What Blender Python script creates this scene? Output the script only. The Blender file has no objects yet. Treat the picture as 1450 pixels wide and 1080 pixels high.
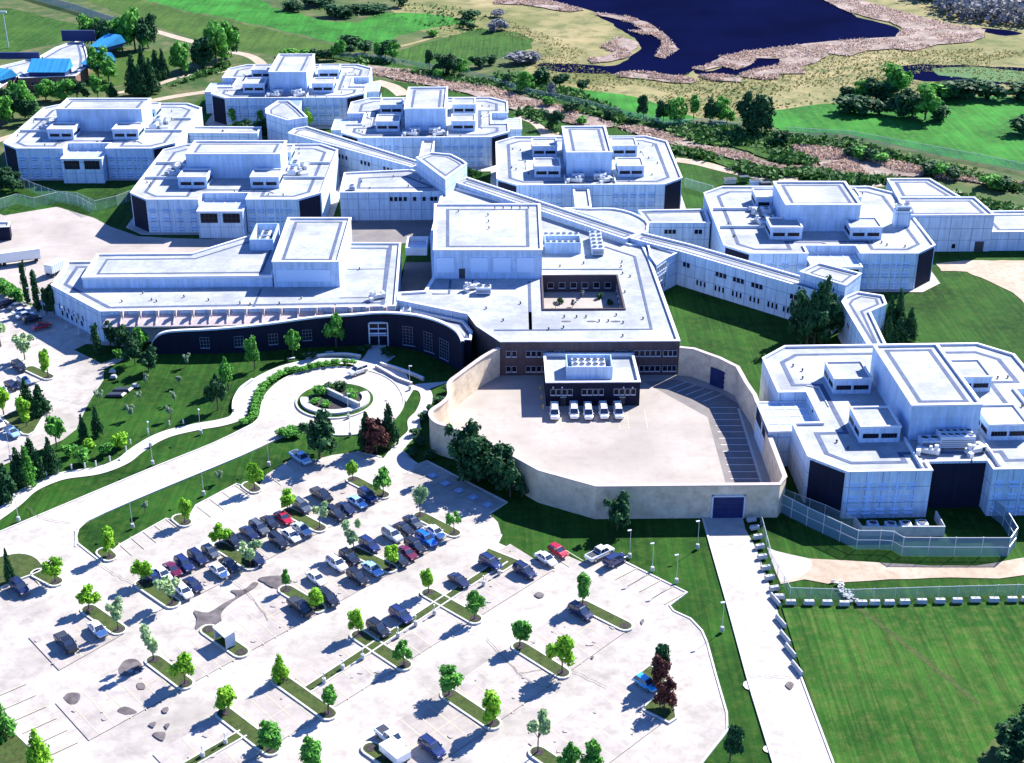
import bpy, bmesh, math, random
from mathutils import Vector, Matrix, noise
from mathutils.geometry import tessellate_polygon
R = math.radians
C = bpy.data.collections.new("Site"); bpy.context.scene.collection.children.link(C)
rng = random.Random(7)
# ------------------------------------------------------------------ camera and plan coordinates
f, TH, H = 1994.0, R(25.94), 136.0
sn, cs = math.sin(TH), math.cos(TH)
ORG = {'A1': (0, 0), 'A2': (350, 0), 'A3': (700, 0), 'A4': (1050, 0)}
for r_, y_ in (('B', 250), ('C', 500), ('D', 780)):
    for i_, x_ in enumerate((0, 350, 700, 1050)): ORG[r_ + str(i_ + 1)] = (x_, y_)
def G(u, v, h=0.0):
    "survey point u,v at height h -> plan position in metres"
    d = (v - 540) * cs + f * sn
    return ((H - h) * (u - 725) / d, (H - h) * (f * cs - (v - 540) * sn) / d)
def PX(pts, h=0.0): return [G(x, y, h) for x, y in pts]
def Z(r, pts, h=0.0):
    o = ORG[r]; return [G(o[0] + x / 3.6, o[1] + y / 3.6, h) for x, y in pts]
def hgt(vb, vt):
    "height of a vertical edge from its foot and head"
    a = (f * cs - (vb - 540) * sn) / ((vb - 540) * cs + f * sn); b = (f * cs - (vt - 540) * sn) / ((vt - 540) * cs + f * sn)
    return H * (1 - a / b)
# ------------------------------------------------------------------ materials
def newmat(name):
    m = bpy.data.materials.new(name); m.use_nodes = True
    nt = m.node_tree; return m, nt, nt.nodes['Principled BSDF']
def N(nt, t, **kw):
    n = nt.nodes.new(t)
    for k, v in kw.items():
        if k in n.inputs: n.inputs[k].default_value = v
        else: setattr(n, k, v)
    return n
def noisy(name, c1, c2, scale=.2, detail=6, rough=.85, c3=None, scale2=2.5, bump=0, spec=.2, lo=.35, hi=.65):
    m, nt, b = newmat(name); L = nt.links.new
    tc = N(nt, 'ShaderNodeNewGeometry')
    n1 = N(nt, 'ShaderNodeTexNoise', Scale=scale, Detail=detail, Roughness=.6); L(tc.outputs['Position'], n1.inputs['Vector'])
    cr = N(nt, 'ShaderNodeValToRGB'); cr.color_ramp.elements[0].position = lo; cr.color_ramp.elements[1].position = hi
    cr.color_ramp.elements[0].color = (*c1, 1); cr.color_ramp.elements[1].color = (*c2, 1)
    L(n1.outputs['Fac'], cr.inputs['Fac']); out = cr.outputs['Color']
    if c3:
        n2 = N(nt, 'ShaderNodeTexNoise', Scale=scale2, Detail=5.0, Roughness=.7); L(tc.outputs['Position'], n2.inputs['Vector'])
        r2 = N(nt, 'ShaderNodeMapRange'); r2.inputs['From Min'].default_value = .45; r2.inputs['From Max'].default_value = .75
        L(n2.outputs['Fac'], r2.inputs['Value'])
        mx = N(nt, 'ShaderNodeMixRGB'); mx.inputs['Color2'].default_value = (*c3, 1); L(r2.outputs[0], mx.inputs['Fac']); L(out, mx.inputs['Color1']); out = mx.outputs['Color']
    L(out, b.inputs['Base Color']); b.inputs['Roughness'].default_value = rough
    b.inputs['Specular IOR Level'].default_value = spec
    if bump:
        bp = N(nt, 'ShaderNodeBump', Strength=1.0, Distance=bump); n3 = N(nt, 'ShaderNodeTexNoise', Scale=scale2, Detail=6.0)
        L(tc.outputs['Position'], n3.inputs['Vector']); L(n3.outputs['Fac'], bp.inputs['Height']); L(bp.outputs['Normal'], b.inputs['Normal'])
    return m
def plain(name, c, rough=.5, metal=0, spec=.5):
    m, nt, b = newmat(name); b.inputs['Base Color'].default_value = (*c, 1); b.inputs['Roughness'].default_value = rough
    b.inputs['Metallic'].default_value = metal; b.inputs['Specular IOR Level'].default_value = spec; return m
def panelled(name, c, joint, w=3.0, h=3.3, size=.03, vary=.05):
    "wall of large panels: joints run in the wall's own plane"
    m, nt, b = newmat(name); L = nt.links.new
    g = N(nt, 'ShaderNodeNewGeometry'); sp = N(nt, 'ShaderNodeSeparateXYZ'); sn_ = N(nt, 'ShaderNodeSeparateXYZ')
    L(g.outputs['Position'], sp.inputs[0]); L(g.outputs['True Normal'], sn_.inputs[0])
    a = N(nt, 'ShaderNodeMath', operation='MULTIPLY'); L(sp.outputs['X'], a.inputs[0]); L(sn_.outputs['Y'], a.inputs[1])
    d = N(nt, 'ShaderNodeMath', operation='MULTIPLY'); L(sp.outputs['Y'], d.inputs[0]); L(sn_.outputs['X'], d.inputs[1])
    e = N(nt, 'ShaderNodeMath', operation='SUBTRACT'); L(d.outputs[0], e.inputs[0]); L(a.outputs[0], e.inputs[1])
    cb = N(nt, 'ShaderNodeCombineXYZ'); L(e.outputs[0], cb.inputs['X']); L(sp.outputs['Z'], cb.inputs['Y'])
    br = N(nt, 'ShaderNodeTexBrick'); br.offset = 0; br.squash = 1
    br.inputs['Scale'].default_value = 1; br.inputs['Brick Width'].default_value = w; br.inputs['Row Height'].default_value = h
    br.inputs['Mortar Size'].default_value = size; br.inputs['Mortar Smooth'].default_value = .1
    br.inputs['Color1'].default_value = (*c, 1); br.inputs['Color2'].default_value = (*[max(0, k * (1 - vary)) for k in c], 1); br.inputs['Mortar'].default_value = (*joint, 1)
    L(cb.outputs[0], br.inputs['Vector'])
    n1 = N(nt, 'ShaderNodeTexNoise', Scale=.35, Detail=6.0, Roughness=.65); L(g.outputs['Position'], n1.inputs['Vector'])
    mr = N(nt, 'ShaderNodeMapRange'); mr.inputs['To Min'].default_value = .78; mr.inputs['To Max'].default_value = 1.14; L(n1.outputs['Fac'], mr.inputs['Value'])
    mx = N(nt, 'ShaderNodeMixRGB', blend_type='MULTIPLY'); mx.inputs['Fac'].default_value = 1; L(br.outputs['Color'], mx.inputs['Color1']); L(mr.outputs[0], mx.inputs['Color2'])
    c2_ = N(nt, 'ShaderNodeVectorMath', operation='MULTIPLY'); L(cb.outputs[0], c2_.inputs[0]); c2_.inputs[1].default_value = (1.1, .10, 1)
    n4 = N(nt, 'ShaderNodeTexNoise', Scale=1.0, Detail=6.0, Roughness=.75); L(c2_.outputs[0], n4.inputs['Vector'])
    m4 = N(nt, 'ShaderNodeMapRange'); m4.inputs['From Min'].default_value = .42; m4.inputs['From Max'].default_value = .62; m4.inputs['To Min'].default_value = .80; m4.inputs['To Max'].default_value = 1.03; L(n4.outputs['Fac'], m4.inputs['Value'])
    m5 = N(nt, 'ShaderNodeMixRGB', blend_type='MULTIPLY'); m5.inputs['Fac'].default_value = 1; L(mx.outputs['Color'], m5.inputs['Color1']); L(m4.outputs[0], m5.inputs['Color2'])
    L(m5.outputs['Color'], b.inputs['Base Color']); b.inputs['Roughness'].default_value = .8; b.inputs['Specular IOR Level'].default_value = .2
    return m
def foliage(name, c1, c2, tr=.25):
    m, nt, b = newmat(name); L = nt.links.new
    g = N(nt, 'ShaderNodeNewGeometry'); n1 = N(nt, 'ShaderNodeTexNoise', Scale=.8, Detail=3.0); L(g.outputs['Position'], n1.inputs['Vector'])
    ad = N(nt, 'ShaderNodeMath', operation='MULTIPLY_ADD'); L(g.outputs['Random Per Island'], ad.inputs[0]); ad.inputs[1].default_value = .5; L(n1.outputs['Fac'], ad.inputs[2])
    cr = N(nt, 'ShaderNodeValToRGB'); cr.color_ramp.elements[0].position = .45; cr.color_ramp.elements[1].position = 1.0
    cr.color_ramp.elements[0].color = (*c1, 1); cr.color_ramp.elements[1].color = (*c2, 1); L(ad.outputs[0], cr.inputs['Fac'])
    L(cr.outputs['Color'], b.inputs['Base Color']); b.inputs['Roughness'].default_value = .7; b.inputs['Specular IOR Level'].default_value = .15
    t = N(nt, 'ShaderNodeBsdfTranslucent'); L(cr.outputs['Color'], t.inputs['Color'])
    mx = N(nt, 'ShaderNodeMixShader'); mx.inputs[0].default_value = tr; L(b.outputs[0], mx.inputs[1]); L(t.outputs[0], mx.inputs[2])
    L(mx.outputs[0], nt.nodes['Material Output'].inputs['Surface']); return m
def meshy(name, c, alpha=.35):
    m, nt, b = newmat(name); L = nt.links.new
    b.inputs['Base Color'].default_value = (*c, 1); b.inputs['Roughness'].default_value = .6
    t = N(nt, 'ShaderNodeBsdfTransparent'); mx = N(nt, 'ShaderNodeMixShader'); mx.inputs[0].default_value = alpha
    L(t.outputs[0], mx.inputs[1]); L(b.outputs[0], mx.inputs[2]); L(mx.outputs[0], nt.nodes['Material Output'].inputs['Surface']); return m
def mown(name, c1, c2, c3, ang=41, stripe=.16, sw=1.3):
    m = noisy(name, c1, c2, .06, 8, .95, c3, .5, .04, .1); nt = m.node_tree; L = nt.links.new; b = nt.nodes['Principled BSDF']
    g = N(nt, 'ShaderNodeNewGeometry'); mp = N(nt, 'ShaderNodeMapping'); mp.inputs['Rotation'].default_value = (0, 0, R(ang)); L(g.outputs['Position'], mp.inputs['Vector'])
    mp.inputs['Scale'].default_value = (sw * .9, .03, 1)
    w = N(nt, 'ShaderNodeTexNoise', Scale=1.0, Detail=6.0, Roughness=.65, Distortion=.6); L(mp.outputs[0], w.inputs['Vector'])
    mr = N(nt, 'ShaderNodeMapRange'); mr.inputs['From Min'].default_value = .3; mr.inputs['From Max'].default_value = .7; mr.inputs['To Min'].default_value = 1 - stripe; mr.inputs['To Max'].default_value = 1 + stripe; L(w.outputs['Fac'], mr.inputs['Value'])
    n9 = N(nt, 'ShaderNodeTexNoise', Scale=3.5, Detail=6.0, Roughness=.8); L(g.outputs['Position'], n9.inputs['Vector'])
    m9 = N(nt, 'ShaderNodeMapRange'); m9.inputs['From Min'].default_value = .3; m9.inputs['From Max'].default_value = .7; m9.inputs['To Min'].default_value = .65; m9.inputs['To Max'].default_value = 1.35; L(n9.outputs['Fac'], m9.inputs['Value'])
    mm = N(nt, 'ShaderNodeMath', operation='MULTIPLY'); L(mr.outputs[0], mm.inputs[0]); L(m9.outputs[0], mm.inputs[1])
    src = b.inputs['Base Color'].links[0].from_socket
    mx = N(nt, 'ShaderNodeMixRGB', blend_type='MULTIPLY'); mx.inputs['Fac'].default_value = 1; L(src, mx.inputs['Color1']); L(mm.outputs[0], mx.inputs['Color2']); L(mx.outputs[0], b.inputs['Base Color'])
    return m
M = {}
M['roof'] = noisy('roof_membrane', (.31, .325, .345), (.45, .465, .48), .10, 9, .75, (.28, .31, .36), .9)
M['strip'] = noisy('roof_walkway', (.065, .09, .16), (.10, .13, .21), .5, 4, .9)
def seams(m, bw, bh, dark, size=.05, rot=0):
    nt = m.node_tree; L = nt.links.new; b = nt.nodes['Principled BSDF']; g = N(nt, 'ShaderNodeNewGeometry'); mp = N(nt, 'ShaderNodeMapping'); mp.inputs['Rotation'].default_value = (0, 0, rot); L(g.outputs['Position'], mp.inputs['Vector'])
    br = N(nt, 'ShaderNodeTexBrick'); br.offset = .5; br.inputs['Scale'].default_value = 1; br.inputs['Brick Width'].default_value = bw; br.inputs['Row Height'].default_value = bh; br.inputs['Mortar Size'].default_value = size; br.inputs['Mortar Smooth'].default_value = .3
    br.inputs['Color1'].default_value = (1, 1, 1, 1); br.inputs['Color2'].default_value = (.93, .94, .95, 1); br.inputs['Mortar'].default_value = (dark, dark, dark, 1); L(mp.outputs[0], br.inputs['Vector'])
    st = N(nt, 'ShaderNodeTexNoise', Scale=.05, Detail=9.0, Roughness=.75); L(g.outputs['Position'], st.inputs['Vector']); mr = N(nt, 'ShaderNodeMapRange'); mr.inputs['From Min'].default_value = .4; mr.inputs['From Max'].default_value = .62; mr.inputs['To Min'].default_value = .82; mr.inputs['To Max'].default_value = 1.06; L(st.outputs['Fac'], mr.inputs['Value'])
    src = b.inputs['Base Color'].links[0].from_socket
    for o_ in (br.outputs['Color'], mr.outputs[0]):
        mx = N(nt, 'ShaderNodeMixRGB', blend_type='MULTIPLY'); mx.inputs['Fac'].default_value = 1; L(src, mx.inputs['Color1']); L(o_, mx.inputs['Color2']); src = mx.outputs['Color']
    L(src, b.inputs['Base Color'])
seams(M['roof'], 14, 2.4, .80, .05)
M['coping'] = noisy('coping', (.58, .60, .64), (.70, .72, .76), .5, 5, .6)
M['wall'] = panelled('white_panel_wall', (.58, .71, .87), (.20, .30, .52), 3.0, 3.3, .07)
M['wall2'] = panelled('penthouse_cladding', (.52, .68, .90), (.36, .50, .74), 6.0, 3.5, .03, .09)
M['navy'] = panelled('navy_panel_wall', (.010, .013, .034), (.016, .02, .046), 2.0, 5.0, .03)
M['brown'] = panelled('brown_brick_wall', (.12, .092, .10), (.085, .065, .072), .6, .25, .02, .15)
M['tanwall'] = noisy('tan_concrete_wall', (.60, .49, .36), (.76, .64, .48), .22, 8, .9, (.42, .34, .25), .5)
M['pink'] = noisy('pink_stone', (.42, .345, .335), (.52, .44, .42), .5, 5, .9)
M['brick'] = panelled('red_brick', (.25, .13, .10), (.3, .2, .17), .8, .3, .03, .2)
M['glass'] = plain('dark_glass', (.006, .010, .022), .25, 0, .15)
M['frame'] = plain('window_frame', (.5, .56, .66), .5)
M['steel'] = plain('steel_frame', (.20, .24, .32), .5)
M['skylight'] = plain('skylight_glass', (.42, .50, .62), .25)
M['vent'] = plain('vent_paint', (.50, .65, .87), .6)
M['metal'] = plain('galvanised', (.55, .57, .60), .45, .3)
M['dark'] = plain('dark_metal', (.03, .035, .05), .5)
M['bluegate'] = noisy('blue_gate', (.012, .022, .09), (.02, .035, .13), .8, 4, .5)
M['lot'] = noisy('parking_asphalt', (.40, .365, .33), (.50, .458, .418), .05, 9, .92, (.30, .27, .25), .35)
M['road'] = noisy('road_concrete', (.45, .415, .375), (.52, .48, .435), .09, 8, .9, (.35, .32, .29), .6)
M['walk'] = noisy('walk_concrete', (.42, .405, .39), (.48, .465, .45), .3, 6, .9)
M['yard'] = noisy('yard_tan', (.37, .33, .30), (.425, .38, .345), .06, 8, .92, (.30, .265, .24), .4)
M['stallpave'] = noisy('stall_asphalt', (.17, .155, .155), (.22, .20, .195), .2, 8, .92, (.14, .13, .13), .8)
M['wet'] = noisy('wet_patch', (.065, .055, .06), (.16, .14, .14), .5, 9, .7)
M['dirt'] = noisy('dirt', (.36, .29, .22), (.45, .375, .30), .12, 8, .95, (.28, .21, .15), .6)
M['kerb'] = noisy('kerb_concrete', (.46, .45, .43), (.56, .54, .52), 1.2, 4, .85)
M['line'] = noisy('line_paint', (.40, .36, .27), (.50, .44, .33), 1.5, 4, .8)
M['wline'] = plain('white_line_paint', (.8, .8, .78), .8)
seams(M['lot'], 9, 7, .88, .05, .715); seams(M['road'], 30, 4.2, .86, .05, .42); seams(M['yard'], 7, 7, .90, .05)
M['oil'] = noisy('oil_stain', (.27, .245, .23), (.38, .35, .33), 1.5, 5, .7)
M['hcap'] = plain('blue_bay_paint', (.30, .40, .56), .8)
M['grass'] = mown('lawn', (.006, .034, .004), (.020, .080, .009), (.040, .080, .013), 55, .35)
M['grass2'] = mown('lawn_field', (.010, .056, .006), (.034, .105, .014), (.070, .100, .024), 48, .45)
M['islegrass'] = noisy('island_grass', (.022, .045, .010), (.05, .085, .018), .8, 8, .95, (.08, .08, .03), 2.0, .05)
M['emerald'] = mown('emerald_field', (.007, .085, .010), (.026, .20, .024), (.07, .16, .022), 70, .28, .6)
M['olivef'] = mown('olive_field', (.020, .068, .009), (.048, .105, .016), (.085, .11, .030), 15, .25, .5)
M['rough'] = noisy('rough_ground', (.016, .060, .009), (.065, .10, .026), .03, 11, .95, (.15, .13, .065), .10, .1)
M['marsh'] = noisy('marsh_ground', (.10, .12, .03), (.30, .245, .12), .022, 14, .95, (.04, .07, .012), .11, .1)
M['reedbed'] = noisy('reed_bed_ground', (.20, .15, .125), (.36, .28, .25), .12, 10, .95, (.08, .075, .055), .35, .2)
M['mulch'] = noisy('mulch', (.03, .025, .03), (.06, .05, .05), 2, 5, .95)
M['lake'] = noisy('lake_water', (.0015, .0025, .019), (.0025, .004, .030), .02, 4, .5, spec=.03); M['lake'].node_tree.nodes['Principled BSDF'].inputs['IOR'].default_value = 1.05
M['leaf_bright'] = foliage('leaf_bright', (.10, .30, .015), (.32, .60, .05))
M['leaf_mid'] = foliage('leaf_mid', (.045, .19, .025), (.16, .44, .07))
M['leaf_dark'] = foliage('leaf_dark', (.010, .045, .018), (.035, .12, .04), .15)
M['leaf_pale'] = foliage('leaf_pale', (.16, .30, .10), (.42, .56, .30))
M['leaf_red'] = foliage('leaf_red', (.045, .016, .016), (.15, .055, .045), .15)
M['leaf_grey'] = foliage('leaf_grey', (.12, .13, .14), (.30, .31, .33), .2)
M['leaf_ghost'] = foliage('leaf_ghost', (.16, .26, .14), (.34, .44, .30), .3)
M['reed'] = foliage('reed_stalks', (.26, .18, .13), (.70, .54, .45), .3)
M['scrub'] = foliage('scrub_leaf', (.02, .08, .02), (.08, .20, .04), .2)
M['bark'] = noisy('bark', (.06, .05, .04), (.12, .10, .08), 3, 5, .95)
M['blueroof'] = panelled('blue_metal_roof', (.03, .30, .62), (.02, .2, .45), .8, 50, .04)
M['bluewall'] = plain('blue_wall', (.015, .03, .12), .7)
M['chain'] = meshy('chain_link', (.30, .42, .46), .28)
M['privacy'] = meshy('fence_screen', (.13, .24, .32), .68)
M['conc'] = noisy('barrier_concrete', (.36, .37, .38), (.50, .50, .51), .8, 5, .85)
M['tyre'] = plain('tyre', (.02, .02, .02), .85)
M['rim'] = plain('wheel_rim', (.45, .46, .48), .3, .8)
M['carglass'] = plain('car_glass', (.03, .045, .08), .06, 0, .9)
M['lampw'] = plain('headlight_glass', (.7, .72, .75), .15)
M['lampr'] = plain('taillight_glass', (.35, .01, .01), .2)
M['yellow'] = plain('yellow_paint', (.6, .45, .03), .6)
PAINT = {'black': (.014, .017, .028), 'dark blue': (.014, .028, .12), 'navy': (.012, .020, .07), 'bright blue': (.01, .14, .62), 'white': (.82, .84, .87), 'silver': (.45, .50, .56),
         'red': (.42, .008, .03), 'maroon': (.14, .01, .04), 'grey': (.09, .105, .13), 'light blue': (.30, .50, .75), 'sky blue': (.05, .40, .75)}
for k, v in PAINT.items():
    m = plain('paint_' + k.replace(' ', '_'), v, .28, .15); m.node_tree.nodes['Principled BSDF'].inputs['Coat Weight'].default_value = .6; M['p_' + k] = m
# ------------------------------------------------------------------ builders
OFF = {}
def off(p): return OFF.get(p.name, Vector((0, 0, 0))) if p else Vector((0, 0, 0))
class MB:
    def __init__(s): s.v = []; s.f = []; s.m = []; s.k = 0
    def add(s, vs, fs):
        b = len(s.v); s.v += [tuple(x) for x in vs]; s.f += [[b + i for i in q] for q in fs]; s.m += [s.k] * len(fs); return s
    def mat(s, k): s.k = k; return s
    def box(s, x0, y0, z0, x1, y1, z1):
        return s.add([(x0, y0, z0), (x1, y0, z0), (x1, y1, z0), (x0, y1, z0), (x0, y0, z1), (x1, y0, z1), (x1, y1, z1), (x0, y1, z1)],
                     [(0, 3, 2, 1), (4, 5, 6, 7), (0, 1, 5, 4), (1, 2, 6, 5), (2, 3, 7, 6), (3, 0, 4, 7)])
    def obox(s, cx, cy, ang, lx, ly, z0, z1):
        c, n = math.cos(ang), math.sin(ang); P = [(-lx / 2, -ly / 2), (lx / 2, -ly / 2), (lx / 2, ly / 2), (-lx / 2, ly / 2)]
        Q = [(cx + x * c - y * n, cy + x * n + y * c) for x, y in P]
        return s.prism(Q, z0, z1)
    def prism(s, poly, z0, z1, top=True, bot=True):
        n = len(poly); vs = [(x, y, z0) for x, y in poly] + [(x, y, z1) for x, y in poly]
        fs = [(i, (i + 1) % n, n + (i + 1) % n, n + i) for i in range(n)]
        if n <= 4:
            if top: fs.append(tuple(range(n, 2 * n)))
            if bot: fs.append(tuple(range(n - 1, -1, -1)))
        else:
            t = tessellate_polygon([[Vector((x, y, 0)) for x, y in poly]])
            for a, b, c in t:
                if top: fs.append((n + a, n + b, n + c))
                if bot: fs.append((c, b, a))
        return s.add(vs, fs)
    def cyl(s, x, y, z0, z1, r0, r1=None, n=10, cap=True):
        r1 = r0 if r1 is None else r1; vs = []
        for z, r in ((z0, r0), (z1, r1)): vs += [(x + r * math.cos(2 * math.pi * i / n), y + r * math.sin(2 * math.pi * i / n), z) for i in range(n)]
        fs = [(i, (i + 1) % n, n + (i + 1) % n, n + i) for i in range(n)]
        if cap: fs += [tuple(range(n, 2 * n)), tuple(range(n - 1, -1, -1))]
        return s.add(vs, fs)
    def limb(s, p, q, r0, r1, n=6):
        p, q = Vector(p), Vector(q); d = (q - p).normalized(); a = d.orthogonal().normalized(); b = d.cross(a); vs = []
        for c, r in ((p, r0), (q, r1)): vs += [tuple(c + a * r * math.cos(2 * math.pi * i / n) + b * r * math.sin(2 * math.pi * i / n)) for i in range(n)]
        return s.add(vs, [(i, (i + 1) % n, n + (i + 1) % n, n + i) for i in range(n)] + [tuple(range(n, 2 * n)), tuple(range(n - 1, -1, -1))])
    def quadxy(s, poly, z):
        t = tessellate_polygon([[Vector((x, y, 0)) for x, y in poly]])
        return s.add([(x, y, z) for x, y in poly], [tuple(q) for q in t])
    def mesh(s, name, mats, o=Vector((0, 0, 0)), recalc=True):
        me = bpy.data.meshes.new(name); me.from_pydata([(x - o.x, y - o.y, z - o.z) for x, y, z in s.v], [], s.f)
        for m in (mats if isinstance(mats, (list, tuple)) else [mats]): me.materials.append(m)
        me.polygons.foreach_set('material_index', s.m)
        if recalc:
            b = bmesh.new(); b.from_mesh(me); bmesh.ops.recalc_face_normals(b, faces=b.faces); b.to_mesh(me); b.free()
        me.update(); return me
    def build(s, name, mats, parent=None, recalc=True, **tags):
        me = s.mesh(name, mats, off(parent), recalc); ob = bpy.data.objects.new(name, me); C.objects.link(ob)
        if parent: ob.parent = parent; OFF[ob.name] = off(parent)
        for k, v in tags.items(): ob[k] = v
        return ob
def root(name, label, cat, x=0, y=0, rz=0, group=None, z=0):
    o = bpy.data.objects.new(name, None); C.objects.link(o); o.location = (x, y, z); o.rotation_euler = (0, 0, rz); o.empty_display_size = .5
    o['label'] = label; o['category'] = cat
    if group: o['group'] = group
    OFF[o.name] = Vector((x, y, z)) if rz == 0 else Vector((0, 0, 0)); return o
def inst(name, me, parent, x, y, z, rz=0, sc=(1, 1, 1), **tags):
    ob = bpy.data.objects.new(name, me); C.objects.link(ob)
    if parent: ob.parent = parent; o = off(parent)
    else: o = Vector((0, 0, 0))
    ob.location = (x - o.x, y - o.y, z - o.z); ob.rotation_euler = (0, 0, rz); ob.scale = sc
    for k, v in tags.items(): ob[k] = v
    return ob
def ccw(p):
    a = sum(p[i][0] * p[(i + 1) % len(p)][1] - p[(i + 1) % len(p)][0] * p[i][1] for i in range(len(p)))
    return list(p) if a > 0 else list(p)[::-1]
def inset(p, d):
    n = len(p); out = []
    for i in range(n):
        a, b, c = Vector(p[i - 1]), Vector(p[i]), Vector(p[(i + 1) % n]); u = (b - a).normalized(); w = (c - b).normalized()
        n1 = Vector((-u.y, u.x)); n2 = Vector((-w.y, w.x)); m = n1 + n2
        if m.length < 1e-3: m = n1
        m.normalize(); k = d / max(.35, m.dot(n1)); out.append((b.x + m.x * k, b.y + m.y * k))
    return out
def ring(mb, p, q, z0, z1, inner=True, outer=False):
    n = len(p); vs = [(x, y, z1) for x, y in p] + [(x, y, z1) for x, y in q]; fs = [(i, (i + 1) % n, n + (i + 1) % n, n + i) for i in range(n)]
    if inner: vs += [(x, y, z0) for x, y in q]; fs += [(n + i, n + (i + 1) % n, 2 * n + (i + 1) % n, 2 * n + i) for i in range(n)]
    if outer:
        b = len(vs); vs += [(x, y, z0) for x, y in p]; fs += [(i, b + i, b + (i + 1) % n, (i + 1) % n) for i in range(n)]
    return mb.add(vs, fs)
def strip_ring(mb, p, d, w, z): return ring(mb, inset(p, d), inset(p, d + w), z - .01, z, True, True)
def block(par, poly, h, z0=0, wall='wall', roofm='roof', pw=.45, drop=.5, strip=3.2, names=('wall', 'parapet', 'roof'), sw=.7, over=.12):
    p = ccw(poly)
    b = MB(); n = len(p); b.add([(x, y, z0) for x, y in p] + [(x, y, h - .18) for x, y in p], [(i, (i + 1) % n, n + (i + 1) % n, n + i) for i in range(n)])
    w = b.build(names[0], M[wall], par)
    b = MB(); po = inset(p, -over); pi = inset(p, pw); ring(b, po, pi, h - drop, h)
    b.add([(x, y, h - .2) for x, y in po] + [(x, y, h) for x, y in po], [(i, (i + 1) % n, n + (i + 1) % n, n + i) for i in range(n)])
    ring(b, po, inset(p, .02), h - .2, h - .2, False); b.build(names[1], M['coping'], par, recalc=False)
    r = MB().quadxy(pi, h - drop + .01).build(names[2], M[roofm], par)
    if strip:
        s = MB(); strip_ring(s, p, strip, sw * 1.35, h - drop + .06); s.build('roof_walkway', M['strip'], r)
    return w, r
def window_mesh(w, h, nx=1, ny=1, sill=True, fr='frame', t=.08):
    b = MB().mat(0)
    b.box(-w / 2 - t, -.09, -t, w / 2 + t, 0.01, 0).box(-w / 2 - t, -.09, h, w / 2 + t, 0.01, h + t).box(-w / 2 - t, -.09, 0, -w / 2, 0.01, h).box(w / 2, -.09, 0, w / 2 + t, 0.01, h)
    for i in range(1, nx): b.box(-w / 2 + w * i / nx - t / 2, -.07, 0, -w / 2 + w * i / nx + t / 2, 0.01, h)
    for i in range(1, ny): b.box(-w / 2, -.065, h * i / ny - t / 2, w / 2, 0.01, h * i / ny + t / 2)
    if sill: b.box(-w / 2 - t, -.22, -t - .14, w / 2 + t, 0.01, -t - .002)
    b.mat(1).box(-w / 2, -.035, 0, w / 2, -.005, h)
    return b.mesh('window', [M[fr], M['glass']])
WM = {'std': window_mesh(.95, 1.25, t=.05), 'box': window_mesh(2.9, .85, 5, 1, False, 'dark', .05), 'slit': window_mesh(.55, 1.4), 'big': window_mesh(3.2, 4.6, 4, 6, True, 'steel', .05), 'sq': window_mesh(2.0, 2.5, 3, 3, True, 'steel', .07), 'screen': window_mesh(4.6, 2.6, 4, 2, False, 'dark', .06)}
def wins(par, p0, p1, ds, zs, kind='std', name='window', o=.0):
    a, b = Vector(p0), Vector(p1); u = (b - a).normalized(); rz = math.atan2(u.y, u.x); nn = Vector((u.y, -u.x))
    for d in ds:
        for z in zs: q = a + u * d + nn * o; inst(name, WM[kind], par, q.x, q.y, z, rz)
def door(par, x, y, z, rz, w=1.0, h=2.2, m='dark'):
    b = MB().box(-w / 2, -.08, 0, w / 2, 0.01, h).mat(1).box(-w / 2 - .1, -.12, h, w / 2 + .1, 0.01, h + .12); me = b.mesh('door', [M[m], M['frame']]); d = inst('door', me, par, x, y, z, rz)
    b = MB().box(w / 2 - .22, -.14, 1.0, w / 2 - .12, -.08, 1.12); inst('handle', b.mesh('handle', M['metal']), d, 0, 0, 0)
    return d
def unit_mesh(w, d, h, nx, ny):
    b = MB().mat(0).box(-w / 2, -d / 2, .25, w / 2, d / 2, h); b.mat(1)
    for i in (-1, 1): b.box(i * w * .4 - .1, -d / 2, 0, i * w * .4 + .1, d / 2, .25)
    for i in range(nx):
        for j in range(ny):
            x = -w / 2 + w * (i + .5) / nx; y = -d / 2 + d * (j + .5) / ny; r = min(w / nx, d / ny) * .38
            b.mat(0).cyl(x, y, h, h + .22, r * 1.15, r * 1.1, 12, False).mat(1).cyl(x, y, h, h + .1, r, r, 12)
    b.mat(1)
    for k in range(4): b.box(-w / 2 + .2, -d / 2 - .02, .6 + k * (h - 1) / 4, w / 2 - .2, -d / 2 + .01, .7 + k * (h - 1) / 4)
    return b.mesh('rooftop_unit', [M['frame'], M['dark']])
UN = {'fan10': unit_mesh(6.5, 3.2, 2.6, 5, 2), 'fan4': unit_mesh(3.6, 2.4, 1.8, 2, 1), 'fan1': unit_mesh(1.8, 1.6, 1.3, 1, 1), 'bank': unit_mesh(3.0, 2.4, 2.0, 2, 1)}
def duct_mesh():
    b = MB().box(-2.2, -.5, .3, 1.6, .5, 1.2).box(1.1, -.5, .3, 1.9, 1.8, 1.3).cyl(-1.6, 0, 1.2, 2.1, .4).cyl(-.6, .1, 1.2, 1.8, .3).box(-2.4, -1.6, 0, -1.6, -.6, 1.0)
    return b.mesh('duct', M['metal'])
DUCT = duct_mesh()
def roofvents(par, pts, z):
    for x, y in pts:
        if 'vent' not in WM: WM['vent'] = MB().cyl(0, 0, 0, .45, .16).cyl(0, 0, .45, .6, .28, .1).mesh('roof_vent', M['dark'])
        inst('roof_vent', WM['vent'], par, x, y, z)
zc = [0.004]
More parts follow.
